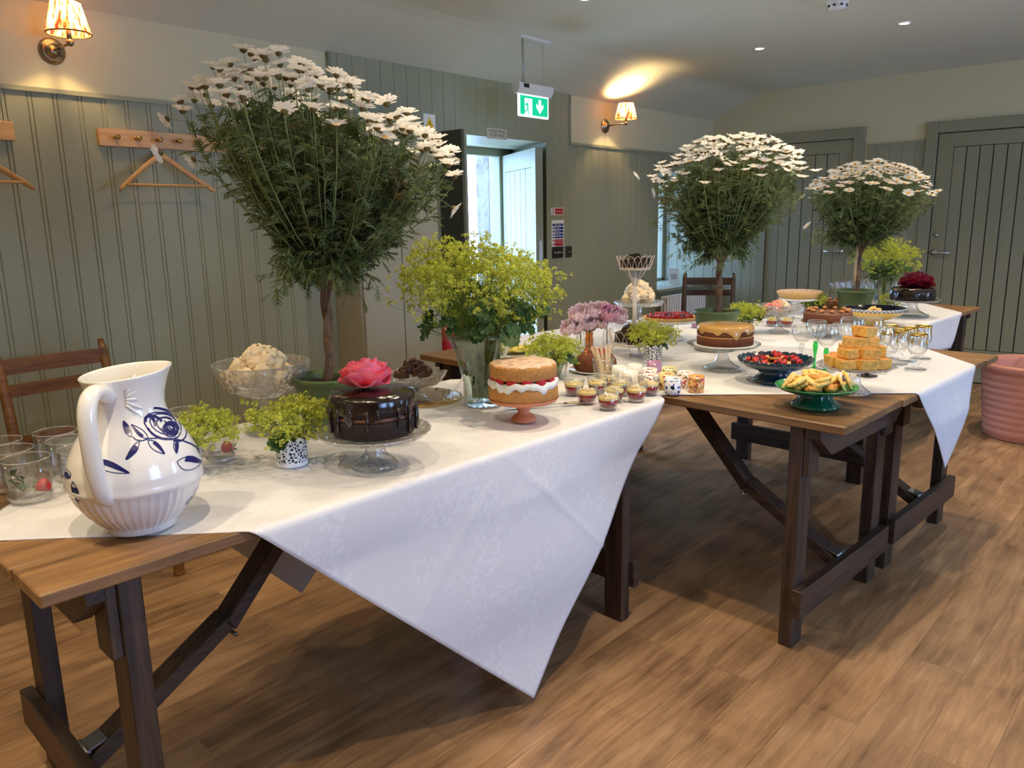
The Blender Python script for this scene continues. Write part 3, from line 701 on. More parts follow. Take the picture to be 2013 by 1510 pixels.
# ------------------------------------------------------------------ cloths
def frame(o, ang):
    a = math.radians(ang); return Vector((o[0], o[1], 0)), Vector((cos(a), sin(a), 0)), Vector((-sin(a), cos(a), 0))
def cloth(name, label, O, ex, ey, quadp, nu, nv, lims, z0, seed, extra=None, group='white tablecloths'):
    """quadp: corners in table coordinates (u along ex, v along ey); lims=(umin,umax,vmin,vmax) table edges; beyond them the cloth hangs"""
    rr = random.Random(seed); ph = [rr.uniform(0, 6.28) for _ in range(8)]
    um, uM, vm, vM = lims; rad = .010
    def hang(d):                         # distance past an edge -> (outward, down)
        if d <= 0: return 0, 0
        q = rad*pi/2
        if d < q: a = d/rad; return rad*sin(a), rad*(1-cos(a))
        return rad+.02*(1-math.exp(-(d-q)*3)), rad+(d-q)
    def fn(s, t):
        p = (quadp[0]*(1-s)+quadp[1]*s)*(1-t)+(quadp[3]*(1-s)+quadp[2]*s)*t
        u, v = p; z = z0; out = 0
        du = max(0, um-u, u-uM); dv = max(0, vm-v, v-vM)
        if extra:
            e = extra(u, v)
            if e: du = e
        su = -1 if u < um else 1; sv = -1 if v < vm else 1
        if extra and extra(u, v): su = -1
        wv = .004*sin(9*s+ph[0])*sin(7*t+ph[1])+.003*sin(17*(s+t)+ph[2])
        crease = 0
        for k in (.333, .667):
            crease += .003*math.exp(-abs(s-k)/.006)+.003*math.exp(-abs(t-k)/.006)
        if dv > 0:
            ho, hd = hang(dv); f = min(1, dv/.15)
            vv = (vm-ho if sv < 0 else vM+ho) + sv*f*(wv*2.2+.012*sin(5*u+ph[3])*f+crease)
            v = vv; z -= hd
            if du > 0:
                ho, hd2 = hang(du); u = (um-ho if su < 0 else uM+ho); z -= hd2
        elif du > 0:
            ho, hd = hang(du); f = min(1, du/.15)
            u = u+su*(ho-du)+su*f*wv*2; z -= hd
        else:
            z += max(-.0004, .0006*sin(21*s+ph[4])*sin(19*t+ph[5]))+crease*.25
        w = O+ex*u+ey*v
        return (w.x, w.y, max(z, .012))
    mb = MB(); mb.grid(fn, nu, nv)
    return tag(mb.obj(name, CLOTH, solid=-.001), label, 'tablecloth', group)
V2 = lambda a, b: Vector((a, b))
O, ex, ey = frame((.704, 1.345), T1A)
c0 = V2(.816, -.745); da = V2(-.725, .688); db = V2(.688, .725)
cloth('tablecloth', 'white damask tablecloth with a big corner hanging in front of the nearest table', O, ex, ey, [c0, c0+1.45*db, c0+1.45*db+1.65*da, c0+1.65*da], 150, 170, (-.34, 9, 0, .80), ZT-.004, 3)
O, ex, ey = frame((2.762, .659), -3.8)
c0 = V2(.322, -.334); da = V2(-.672, .741); db = V2(.741, .672)
def ex2(u, v):
    p = O2+ex2x*u+ex2y*v
    q = p-Vector((TAO[0], TAO[1], 0)); a = math.radians(TAA); loc_y = q.dot(Vector((-sin(a), cos(a), 0)))-.765
    return loc_y if (loc_y > 0 and p.y > 2.135) else 0
O2, ex2x, ex2y = O, ex, ey
cloth('tablecloth', 'white tablecloth over the two middle tables with a short corner hanging on the right', O, ex, ey, [c0, c0+2.0*db, c0+2.0*db+2.0*da, c0+2.0*da], 170, 170, (-9, 9, 0, 1.965), ZT-.0018, 5, ex2)
O, ex, ey = frame((4.365, 1.1), TCA)
cloth('tablecloth', 'white tablecloth on the farthest table under the crimson rose cake', O, ex, ey, [V2(-.85,-.10), V2(.694,-.192), V2(1.6,.58), V2(-.75,.84)], 120, 70, (-9, 1.305, 0, .778), ZT-.003, 8)

# ------------------------------------------------------------------ shared shapes
def strawberry(mb, c, r, M=None, m=0):
    ph = U(0, 6)
    M = M or Matrix.Identity(3)
    pr = [(0,-1.0), (.35,-.85), (.72,-.3), (.95,.25), (.8,.68), (.4,.85), (0,.8)]
    t = MB(); t.lathe([(q*r, z*r) for q, z in pr], 12); mb.add([M @ Vector(p)+Vector(c) for p in t.v], t.f, m)
def star(mb, c, r, d, k=5, m=0):
    """tiny flat blossom facing d"""
    d = d.normalized(); a = d.orthogonal().normalized(); b = d.cross(a); t0 = U(0, 6)
    for i in range(2):
        t = t0+i*pi/2; p = a*cos(t)+b*sin(t); q = d.cross(p)
        mb.add([c+p*r, c+q*r*.45+d*r*.25, c-p*r, c-q*r*.45+d*r*.25], [(0,1,2,3)], m, False)
def alchemilla(label, loc, w, h, n, seed, leaves=8, stem=.08, lean=(0,0), group='bunches of lime green blossom', zs=.0, tilt=0.0, fsz=1.0, stray=0):
    """lime blossom bunch: base (stems) at loc, cloud of width w and height h above stem length"""
    rr = random.Random(seed); t = thing('blossom_bunch', label, 'flowers', loc, 0, group)
    fl = MB(); st = MB(); lf = MB(); ctr = Vector((lean[0], lean[1], stem+h*.45))
    tips = []
    for i in range(n):
        while 1:
            p = Vector((rr.uniform(-1,1), rr.uniform(-1,1), rr.uniform(-.8,1)))
            if .35 < p.length < 1: break
        if p.z < -.1 and rr.random() < .55: p.z = abs(p.z)
        q = Vector((p.x*w/2, p.y*w/2, p.z*h*.55)); q += ctr; q.z += .12*h*sin(4*p.x+seed)+tilt*p.x
        tips.append(q)
    for i in range(stray):
        a = rr.uniform(0, 6.28); tips.append(ctr+Vector((cos(a)*w*rr.uniform(.52,.64), sin(a)*w*rr.uniform(.5,.6), rr.uniform(-.3,.35)*h)))
    for q in tips:
        b = Vector((rr.uniform(-.2,.2)*stem*.5, rr.uniform(-.2,.2)*stem*.5, zs)); mid = Vector((q.x*.35, q.y*.35, stem*.9+(q.z-stem)*.3))
        if rr.random() < .5: st.tube([b, mid, q], [.0012,.001,.0006], 3, cap=False)
        for s in range(3):
            off = Vector((rr.gauss(0,1), rr.gauss(0,1), rr.gauss(0,.8)))*.011*fsz; cc = q+off
            for e in range(8):
                d = Vector((rr.gauss(0,1), rr.gauss(0,1), rr.gauss(.5,.8))).normalized()
                star(fl, cc+d*rr.uniform(.003,.009)*fsz, .0040*fsz*rr.uniform(.8,1.25), d)
    for i in range(leaves):
        a = rr.uniform(0, 6.28); rad = rr.uniform(.25,.5)*w*.8; c = Vector((lean[0]*.5+cos(a)*rad, lean[1]*.5+sin(a)*rad, stem+h*rr.uniform(-.08,.3)))
        R0 = rr.uniform(.017,.030)*(1 if w > .3 else .8); nr = Vector((cos(a)*.6+rr.gauss(0,.3), sin(a)*.6+rr.gauss(0,.3), .7)).normalized(); x = nr.orthogonal().normalized(); y = nr.cross(x)
        vs = [c]; K = 36
        for j in range(K+1):
            g = 2*pi*j/K*.92+.25; rj = R0*(1+.14*abs(sin(g*4.5))); vs.append(c+x*(rj*cos(g))+y*(rj*sin(g))+nr*(.18*R0+.12*R0*sin(9*g)))
        lf.add(vs, [(0, j, j+1) for j in range(1, K+1)], 0, True)
        st.tube([Vector((0,0,zs)), Vector((c.x*.4, c.y*.4, stem*.8)), c], .0011, 3, cap=False)
    fl.obj('blossoms', ALCH, t); st.obj('stems', ALCHS, t)
    if leaves: lf.obj('leaves', ALCHL, t)
    return t
def petal(mb, c, ang, t0, t1, L, W, cup=.35, curl=0, ruf=0, m=0, nu=6, nv=6, rnd=.6):
    """curved petal leaving c in azimuth ang; t0->t1 lean from vertical along its length"""
    e = Vector((cos(ang), sin(ang), 0)); s = Vector((-sin(ang), cos(ang), 0)); z = Vector((0,0,1)); pts = []
    p = Vector(c); ph = U(0, 6)
    rows = []
    for j in range(nv+1):
        v = j/nv; t = t0+(t1-t0)*v+(curl*max(0, v-.7)/.3 if curl else 0)
        d = z*cos(t)+e*sin(t); n = e*cos(t)-z*sin(t)
        w = W*(.42+.58*sin(min(1, v*1.5)*pi/2))*(1 if v < rnd else math.sqrt(max(.02, 1-((v-rnd)/(1-rnd))**2*.8)))
        row = []
        for i in range(nu+1):
            u = 2*i/nu-1; row.append(p+s*(w*.5*u)+n*(-cup*w*.5*u*u)+n*(ruf*W*sin(5*u+ph+3*v)*v)+d*(-.1*L*u*u*v))
        rows.append(row); p = p+d*(L/nv)
    vs = [q for r in rows for q in r]; k = nu+1
    mb.add(vs, [(j*k+i, j*k+i+1, (j+1)*k+i+1, (j+1)*k+i) for j in range(nv) for i in range(nu)], m)
def rose(name, label, loc, Rr, H, mats, seed, flat=0, group=None):
    R.seed(seed); t = thing(name, label, 'flower', loc); n = 0
    # rows: count, base radius, lean at base, lean at tip, length, width, tip curl
    rows = [(3,.03,.45,-.30,1.15,.70,0), (3,.06,.75,-.30,1.2,.95,.2), (4,.08,1.0,-.20,1.25,1.1,.5), (4,.10,1.2,.05,1.25,1.25,.8), (5,.10,1.4,.45,1.2,1.3,.9), (6,.10,1.6,1.0,1.1,1.2,.7)]
    mb = MB()
    for k, rb, t0, t1, L, W, cu in rows:
        for i in range(k):
            a = n*2.39996; n += 1
            petal(mb, (rb*Rr*cos(a), rb*Rr*sin(a), .12*H), a, t0+flat, t1+flat*1.6+U(-.12,.12), L*Rr*U(.92,1.08), W*Rr*1.15, .6, cu*.8, .015, 0, 8, 9, .62)
    mb.obj('petals', mats, t)
    mb = MB(); mb.lathe([(0,0), (.12*Rr,.02*H), (.22*Rr,.16*H), (.1*Rr,.24*H), (0,.25*H)], 10); mb.obj('sepals', ALCHL, t); return t
def stand(label, loc, Rp, h, foot, mat, name='cake_stand', lip=.008, stem=.018, rib=0, scal=0, tall=.55, platem=None, cat='cake stand'):
    t = thing(name, label, cat, loc)
    mb = MB(); N = 64
    md = (lambda a, r, z: (r*(1+scal*abs(sin(12*a))) if r > Rp*.85 else r, z)) if scal else None
    mb.lathe([(0,h-.012), (stem*1.3,h-.012), (Rp*.6,h-.009), (Rp*.93,h-.003), (Rp,h+lip), (Rp*.985,h+lip), (Rp*.92,h+.001), (Rp*.6,h-.002), (0,h-.003)], N, md)
    if (platem or mat) is not CHINA and (platem or mat) is not TERRA: mb.lathe([(Rp*.985,h+lip), (Rp*1.006,h+lip+.0012), (Rp*1.006,h+lip-.002), (Rp*.985,h+lip)], N, md, 1)
    mb.obj('plate', [platem or mat, GRIM], t)
    mb = MB(); rm = (lambda a, r, z: (r*(1+rib*sin(20*a)), z)) if rib else None
    mb.lathe([(0,.001), (foot*.92,.0), (foot,.004), (foot*.96,.01), (foot*.7,.02), (foot*.42,h*(1-tall)*.8), (stem,h*(1-tall)+.012), (stem*.95,h*.8), (stem*1.35,h-.012), (0,h-.012)], 60, rm); mb.obj('pedestal', mat, t); return t
def heap(n, Rr, H, rad, z0, seed, r0=0):
    """positions of n lumps piled in a cone"""
    rr = random.Random(seed); out = []; 
    for i in range(n):
        f = i/n; lay = f**.8
        rmax = Rr*(1-lay*.85); a = i*2.39996+rr.uniform(-.2,.2); rad_i = rmax*math.sqrt(rr.uniform(.45, 1)) if i < n-1 else 0
        out.append((rad_i*cos(a), rad_i*sin(a), z0+rad+H*lay))
    return out
def label_pile(objs, what, where, group):
    """objs: thing objects; names layer and order from left"""
    zs = sorted(o.location.z for o in objs); n = len(objs)
    cut1 = zs[n//3]; cut2 = zs[2*n//3]
    L = {'lower': [], 'middle': [], 'upper': []}
    for o in objs: L['lower' if o.location.z < cut1 else 'middle' if o.location.z < cut2 else 'upper'].append(o)
    for k, lst in L.items():
        lst.sort(key=lambda o: o.location.dot(CAMR))
        for i, o in enumerate(lst): o['label'] = f'{what}, {ORD[i]} from left in {k} layer, {where}'; o['group'] = group
# ------------------------------------------------------------------ big white jug
def jug(loc):
    t = thing('jug', 'large white ceramic jug with blue painted roses and ribbed base', 'jug', loc)
    vf = Vector((loc[0], loc[1], 0)).normalized(); vr = Vector((vf.y, -vf.x, 0)); sp = math.atan2(vr.y+.35*vf.y, vr.x+.35*vf.x)
    prof = [(0,0), (.062,0), (.068,.004), (.066,.012), (.078,.022), (.098,.045), (.113,.07), (.1205,.092), (.1225,.108), (.1215,.128), (.114,.155), (.101,.182), (.086,.206), (.075,.222), (.0685,.236), (.0665,.25), (.068,.27), (.0725,.292), (.078,.310), (.0785,.313), (.076,.314)]
    inner = [(.073,.31), (.066,.28), (.061,.25), (.067,.225), (.09,.19), (.11,.14), (.1,.08), (.06,.02), (0,.015)]
    def rad(z):
        for (a, za), (b, zb) in zip(prof[1:], prof[2:]):
            if za <= z <= zb: return a+(b-a)*(z-za)/max(1e-6, zb-za)
        return .07
    def md(a, r, z):
        if z > .235:
            q = (z-.235)/.08; d = math.atan2(sin(a-sp), cos(a-sp)); g = math.exp(-(d/.38)**2); r += .013*q*q*g; z += q*q*.007*cos(d)
        if .014 < z < .098 and r > .05: r -= .0045*(1-abs(sin(22*a)))*min(1, (.098-z)/.006)
        if .094 < z < .104: r += .002
        return r, z
    fine = []
    for (a, za), (b, zb) in zip(prof, prof[1:]):
        k = 3 if zb-za > .01 else 1
        fine += [(a+(b-a)*i/k, za+(zb-za)*i/k) for i in range(k)]
    fine.append(prof[-1])
    mb = MB(); mb.lathe(fine+inner, 128, md); mb.obj('body', CHINA, t)
    hd = (-vr*.47-vf*.88).normalized(); mb = MB()
    pts = [(.066,.276), (.085,.292), (.108,.296), (.128,.286), (.139,.264), (.142,.235), (.141,.2), (.138,.165), (.133,.135), (.126,.112), (.115,.1), (.103,.094)]
    P = [Vector((hd.x*r, hd.y*r, z)) for r, z in pts]; S = []
    for i in range(len(P)-1):
        p0, p1, p2, p3 = P[max(0,i-1)], P[i], P[i+1], P[min(len(P)-1,i+2)]
        for q in range(4):
            u = q/4; S.append(.5*((2*p1)+(p2-p0)*u+(2*p0-5*p1+4*p2-p3)*u*u+(3*p1-p0-3*p2+p3)*u**3))
    S.append(P[-1]); n = len(S)
    mb.tube(S, [.017 if i < n-8 else .017+.0007*(i-n+8) for i in range(n)], 12, flat=.8, up=Vector((-hd.y, hd.x, 0)).cross(P[1]-P[0])); mb.obj('handle', CHINA, t)
    mb = MB()                                  # painted decoration lying on the glaze
    base = math.atan2(-vf.y, -vf.x)
    def surf(x, y):
        s = (x-632)/4006; z = (1392-y)/3998; r = rad(z)+.0007
        a = base+math.asin(max(-.995, min(.995, s/r))); return Vector((r*cos(a), r*sin(a), z))
    def stroke(pts, w):
        den = []
        for p, q in zip(pts, pts[1:]):
            for i in range(5): den.append((p[0]+(q[0]-p[0])*i/5, p[1]+(q[1]-p[1])*i/5))
        den.append(pts[-1]); vs = []
        for i, p in enumerate(den):
            a = den[max(0,i-1)]; b = den[min(len(den)-1,i+1)]; dx, dy = b[0]-a[0], b[1]-a[1]; l = math.hypot(dx, dy) or 1
            ww = w*.95*(1 if 0 < i < len(den)-1 else .4); vs += [surf(p[0]-dy/l*ww, p[1]+dx/l*ww), surf(p[0]+dy/l*ww, p[1]-dx/l*ww)]
        mb.add(vs, [(2*i, 2*i+1, 2*i+3, 2*i+2) for i in range(len(den)-1)], 0, False)
    def leaf(p, q, w, fill=.5):
        dx, dy = q[0]-p[0], q[1]-p[1]; l = math.hypot(dx, dy); nx, ny = -dy/l, dx/l
        pt = lambda t, k: (p[0]+dx*t+nx*k*w*sin(pi*t**.8), p[1]+dy*t+ny*k*w*sin(pi*t**.8))
        T = [i/8 for i in range(9)]; stroke([pt(t, 1) for t in T], 3); stroke([pt(t, -1) for t in T], 3)
        for k in [-1+.22*j for j in range(int(9*fill))]: stroke([pt(t, k) for t in T[2:]], 6*fill+2)
    leaf((630,575), (592,462), 20, .8); leaf((742,603), (640,492), 20, .5); leaf((682,610), (577,720), 18, .95); leaf((738,612), (842,730), 24, .45); leaf((930,655), (925,750), 17, .7)
    leaf((920,805), (1118,915), 46, .5); leaf((360,712), (590,815), 34, .6); leaf((200,825), (128,872), 24, .7); leaf((210,880), (222,1050), 20, .95); leaf((1078,1110), (955,1212), 14, .3)
    stroke([(636,572), (660,598), (700,610), (745,603), (830,617), (920,648), (985,685), (1050,740), (1090,790), (1108,850)], 4); stroke([(300,708), (360,712)], 4)
    rs = lambda cx, cy, rx, ry, a0, a1, rot=.6: [(cx+rx*cos(a)*cos(rot)-ry*sin(a)*sin(rot), cy+rx*cos(a)*sin(rot)+ry*sin(a)*cos(rot)) for a in [a0+(a1-a0)*i/14 for i in range(15)]]
    stroke(rs(860,545,150,78,0,6.28), 5); stroke(rs(865,535,110,60,.3,6.0), 4); stroke(rs(880,545,75,42,0,5.2), 6); stroke(rs(915,580,55,30,0,6.28), 13); stroke(rs(900,570,40,20,0,6.28), 8)
    stroke(rs(770,505,50,30,2,5.5,1.3), 10); stroke(rs(950,610,90,60,-.9,1.6), 6); stroke(rs(800,490,60,22,3.0,6.0), 9); stroke(rs(870,470,90,26,3.3,6.2,.7), 8); stroke([(860,560),(880,530),(870,515)], 4); stroke(rs(845,560,110,60,.7,2.6), 7)
    for k in range(5): stroke(rs(900+6*k,590-4*k,60-8*k,34-5*k,.2,3.4), 4)
    mb.obj('painted_decoration', INK, t)
    mb = MB()
    for k in range(6):                        # moulded twigs by the handle root
        a0 = math.atan2(hd.y, hd.x)+.45; a = [a0+.10*i for i in range(6)]; zz = .262+.005*k
        mb.tube([Vector((rad(zz)*1.0*cos(q), rad(zz)*sin(q), zz+(k-2.2)*.0035*i)) for i, q in enumerate(a[:6-k % 3])], [.003,.0028,.0024,.002,.0016,.0012][:6-k % 3], 6)
    mb.obj('moulded_twig', CHINA, t)
jug((.615, 1.530, ZT))

# ------------------------------------------------------------------ tumblers
def tumbler_data(r, h, n=14):
    mb = MB()
    def md(a, rr, z): return (rr*(1-.035*abs(cos(n/2*a)))) if .004 < z < h*.62 and rr > r*.6 else rr, z
    mb.lathe([(0,.0), (r*.7,0), (r*.84,.004), (r*.9,h*.15), (r*.95,h*.4), (r*.985,h*.62), (r,h), (r*.965,h), (r*.94,h*.62), (r*.88,h*.3), (r*.82,h*.16), (r*.7,h*.12), (0,h*.11)], 56, md)
    mb.lathe([(r*.965,h-.0004), (r*.985,h+.001), (r*1.003,h-.0004), (r*.985,h-.0018), (r*.965,h-.0004)], 56, m=1)
    mb.lathe([(r*.84,.004), (r*.9,h*.14), (r*.86,.003)], 56, md, 1)
    return mb.data('glass_body', [GLASS, GRIM])
TB = tumbler_data(.049, .094); TB2 = tumbler_data(.040, .098)
def tumbler(me, loc, label, group):
    o = link('tumbler', me, None, loc); return tag(o, label, 'glass', group)
G1 = 'tumblers left of the jug'
tumbler(TB, (.528,1.883,ZT), 'front tumbler left of the jug, with strawberry and mint inside', G1)
tumbler(TB, (.530,1.990,ZT), 'tumbler directly behind the front one left of the jug', G1)
tumbler(TB, (.538,2.093,ZT), 'rearmost tumbler at the left edge, before the brown chair', G1)
tumbler(TB, (.655,2.078,ZT), 'tumbler at the back of the group, just left of the jug handle', G1)
tumbler(TB, (.648,1.972,ZT), 'tumbler half behind the jug handle, in the middle row', G1)
tumbler(TB, (.636,1.868,ZT), 'tumbler tucked behind the jug handle with a strawberry inside', G1)
tumbler(TB, (.432,1.912,ZT), 'tumbler cut off by the left photo edge', G1)
G2 = 'tumblers right of the jug'
tumbler(TB2, (.944,1.821,ZT), 'front tumbler right of the jug with a red strawberry inside', G2)
tumbler(TB2, (.944,1.915,ZT), 'middle tumbler of three right of the jug', G2)
tumbler(TB2, (.955,2.025,ZT), 'rear tumbler of three right of the jug', G2)
def berry_in_glass(loc, label, rz=0, r=.017):
    t = thing('strawberry', label, 'strawberry', loc, rz)
    mb = MB(); strawberry(mb, (0,0,.0), r, Matrix.Rotation(1.35, 3, 'Y')); mb.obj('fruit', STRAW, t)
    mb = MB()
    for k in range(5):
        a = k*1.256; mb.add([(-.014,0,0), (-.016,.009*cos(a)-.003*sin(a),.009*sin(a)+.003*cos(a)), (-.017,.016*cos(a),.016*sin(a)), (-.016,.009*cos(a)+.003*sin(a),.009*sin(a)-.003*cos(a))], [(0,1,2,3)], 0, False)
    mb.obj('hull', MINT, t)
berry_in_glass((.548,1.861,ZT+.030), 'strawberry in the front tumbler left of the jug')
berry_in_glass((.645,1.852,ZT+.030), 'strawberry in the tumbler behind the jug handle', 1)
berry_in_glass((.960,1.808,ZT+.030), 'strawberry in the front tumbler right of the jug', 2)
def mint(loc, label, seed):
    R.seed(seed); mb = MB()
    for i in range(8):
        petal(mb, (U(-.01,.01), U(-.01,.01), .006*i), U(0,6.28), .5, 1.3, U(.016,.026), .02, .3, .2, .02, 0, 4, 4)
    tag(mb.obj('mint_sprig', MINT, None, loc), label, 'herb')
mint((.512,1.893,ZT+.014), 'mint leaves in the front tumbler left of the jug', 2)
mint((.440,1.905,ZT+.014), 'mint leaves in the tumbler cut by the photo edge', 3)

# ------------------------------------------------------------------ lace pots and blossom bunches
def lace_pot(loc, label, r=.040, h=.075):
    mb = MB(); N = 72
    md = lambda a, rr, z: (rr, z-.012*(1-abs(cos(4*a))) if z > h*.9 else z)
    mb.lathe([(0,0), (r*.93,0), (r*.94,.002), (r*.95,.011), (r*.965,h*.3), (r*.98,h*.6), (r,h)], N, md)
    o = mb.obj('lace_pot', LACE, None, loc); mb = MB(); mb.lathe([(0,.003), (r*.88,.003), (r*.9,h*.82), (r*.86,h*.82), (r*.84,.006), (0,.006)], 32); mb.obj('inner_liner', DARKSH, o)
    return tag(o, label, 'pot', 'white lace metal pots')
lace_pot((1.037,1.641,ZT), 'white lace metal pot beside the chocolate cake with pink rose')
alchemilla('lime blossom bunch in the lace pot beside the chocolate cake', (1.037,1.641,ZT+.01), .205, .085, 150, 31, 2, .062, (0,0), stray=7)
lace_pot((.842,1.800,ZT), 'white lace metal pot hidden behind the white jug')
alchemilla('lime blossom bunch showing right of the white jug', (.842,1.800,ZT+.01), .17, .07, 110, 32, 1, .062, (.035,-.035), stray=3)
lace_pot((2.770,1.654,ZT), 'white lace metal pot behind the small cups, under the wire stand')
alchemilla('lime blossom bunch in the lace pot in front of the wire cake stand', (2.770,1.654,ZT+.01), .205, .085, 150, 33, 2, .062, (0,0), stray=4)

# ------------------------------------------------------------------ meringue compotes
def compote(loc, r, h, bowl_h, foot, mat, label, scal=0, stem=.014):
    t = thing('glass_compote', label, 'compote', loc)
    mb = MB(); md = (lambda a, rr, z: (rr*(1+scal*cos(10*a)*(z-(h-bowl_h))/bowl_h), z+scal*.25*r*cos(10*a)*(max(0, z-(h-bowl_h))/bowl_h)**2)) if scal else None
    b = h-bowl_h
    mb.lathe([(stem,b), (r*.45,b+.006), (r*.78,b+bowl_h*.3), (r*.94,b+bowl_h*.62), (r,h), (r*.975,h), (r*.9,b+bowl_h*.6), (r*.72,b+bowl_h*.34), (r*.4,b+.014), (0,b+.010)], 72, md); mb.lathe([(r*.975,h-.0005), (r*.99,h+.001), (r*1.004,h-.0005), (r*.99,h-.002), (r*.975,h-.0005)], 72, md, 1); mb.obj('bowl', [mat, GRIM], t)
    mb = MB(); mb.lathe([(0,.001), (foot*.95,0), (foot,.003), (foot*.8,.01), (foot*.35,.02), (stem,.04), (stem*.8,b*.6), (stem*1.3,b*.85), (stem,b), (0,b)], 40); mb.obj('pedestal', mat, t)
    return t
compote((1.168,1.968,ZT), .134, .203, .10, .06, CRYST, 'footed glass bowl of meringues left of the green pot')
def meringue_data(seed, r):
    R.seed(seed); mb = MB()
    for s in (-1, 1):
        rot = Matrix.Rotation(s*pi/2, 3, 'X')
        def md(a, rr, z): return (rr*(1+.13*sin(7*a+z*60)), z)
        q = MB(); q.lathe([(r*.9,.0), (r,r*.2), (r*.92,r*.5), (r*.6,r*.85), (r*.25,r*1.15), (0,r*1.35)], 28, md)
        mb.add([rot @ Vector(p) for p in q.v], q.f, 0)
    mb.lathe([(r*.86,-r*.14), (r*.86,r*.14)], 20); mb.v[-40:] = [tuple(Matrix.Rotation(pi/2,3,'X') @ Vector(p)) for p in mb.v[-40:]]
    return mb.data('meringue', MERI)
MER = [meringue_data(50+i, .0255) for i in range(3)]
def pile(meshes, name, cat, centre, pos, seed, tilt=1.0, scale=1.0):
    rr = random.Random(seed); out = []
    for i, (x, y, z) in enumerate(pos):
        o = link(name, meshes[i % len(meshes)], None, (centre[0]+x, centre[1]+y, centre[2]+z))
        o.rotation_euler = (rr.uniform(-tilt, tilt), rr.uniform(-tilt, tilt), rr.uniform(0, 6.28)); o.scale = (scale,)*3; o['category'] = cat; out.append(o)
    return out
ms = pile(MER, 'meringue', 'meringue', (1.168,1.968,ZT), heap(21, .100, .080, .024, .128, 5), 6)
label_pile(ms, 'cream meringue', 'left glass bowl', 'meringues in the left glass bowl')

# ------------------------------------------------------------------ potted daisy trees
def daisy_data(seed, r=.0255, e0=.4, e1=.75):
    R.seed(seed); mb = MB(); n = 17
    for i in range(n):
        a = 2*pi*i/n+U(-.06,.06); el = U(e0,e1); L = r*U(.92,1.06); w = r*.165
        e = Vector((cos(a), sin(a), 0)); s = Vector((-sin(a), cos(a), 0)); z = Vector((0,0,1))
        pt = lambda q, k: e*(.18*r+q*L*cos(el*(1-.35*q)))+z*(q*L*sin(el*(1-.5*q))-.0006*abs(k))+s*(k*w)
        mb.add([pt(0,-.5), pt(0,.5), pt(.45,1.1), pt(.45,-1.1), pt(.85,1.0), pt(.85,-1.0), pt(1.0,.4), pt(1.0,-.4)], [(0,1,2,3), (3,2,4,5), (5,4,6,7)], 0, True)
    mb.lathe([(.3*r,.0), (.27*r,.12*r), (.14*r,.2*r), (0,.22*r)], 12, m=1)
    mb.lathe([(0,-.3*r), (.17*r,-.26*r), (.34*r,-.06*r), (.32*r,.04*r), (0,.05*r)], 10, m=2)
    return mb.data('daisy_flower', [PETAL, DISC, CALYX])
DAIC = [daisy_data(70+i, .0275, .6, .95) for i in range(4)]; DAIO = [daisy_data(80+i, .027, .25, .6) for i in range(4)]
def leaf_geo(mb, p, d, up, L, m):
    """finely cut daisy leaf"""
    d = d.normalized(); s = d.cross(up)
    if s.length < 1e-3: s = d.orthogonal()
    s.normalize(); n = s.cross(d); w = L*.055
    q = [p+d*(L*t)-n*(.25*L*t*t) for t in (0,.35,.7,1.0)]
    mb.add([q[0]-s*w*.5, q[0]+s*w*.5, q[1]+s*w, q[1]-s*w, q[2]+s*w*1.1, q[2]-s*w*1.1, q[3]], [(0,1,2,3), (3,2,4,5), (5,4,6)], m, False)
    for t, l in ((.38,.38), (.6,.36), (.78,.25)):
        b = p+d*(L*t)-n*(.25*L*t*t)
        for k in (-1, 1):
            tip = b+(s*k*.72+d*.7)*(L*l)-n*(.1*L); tw = d*(w*1.1)
            mb.add([b-tw, b+tw, tip+tw*.5, tip-tw*.4], [(0,1,2,3)], m, False)
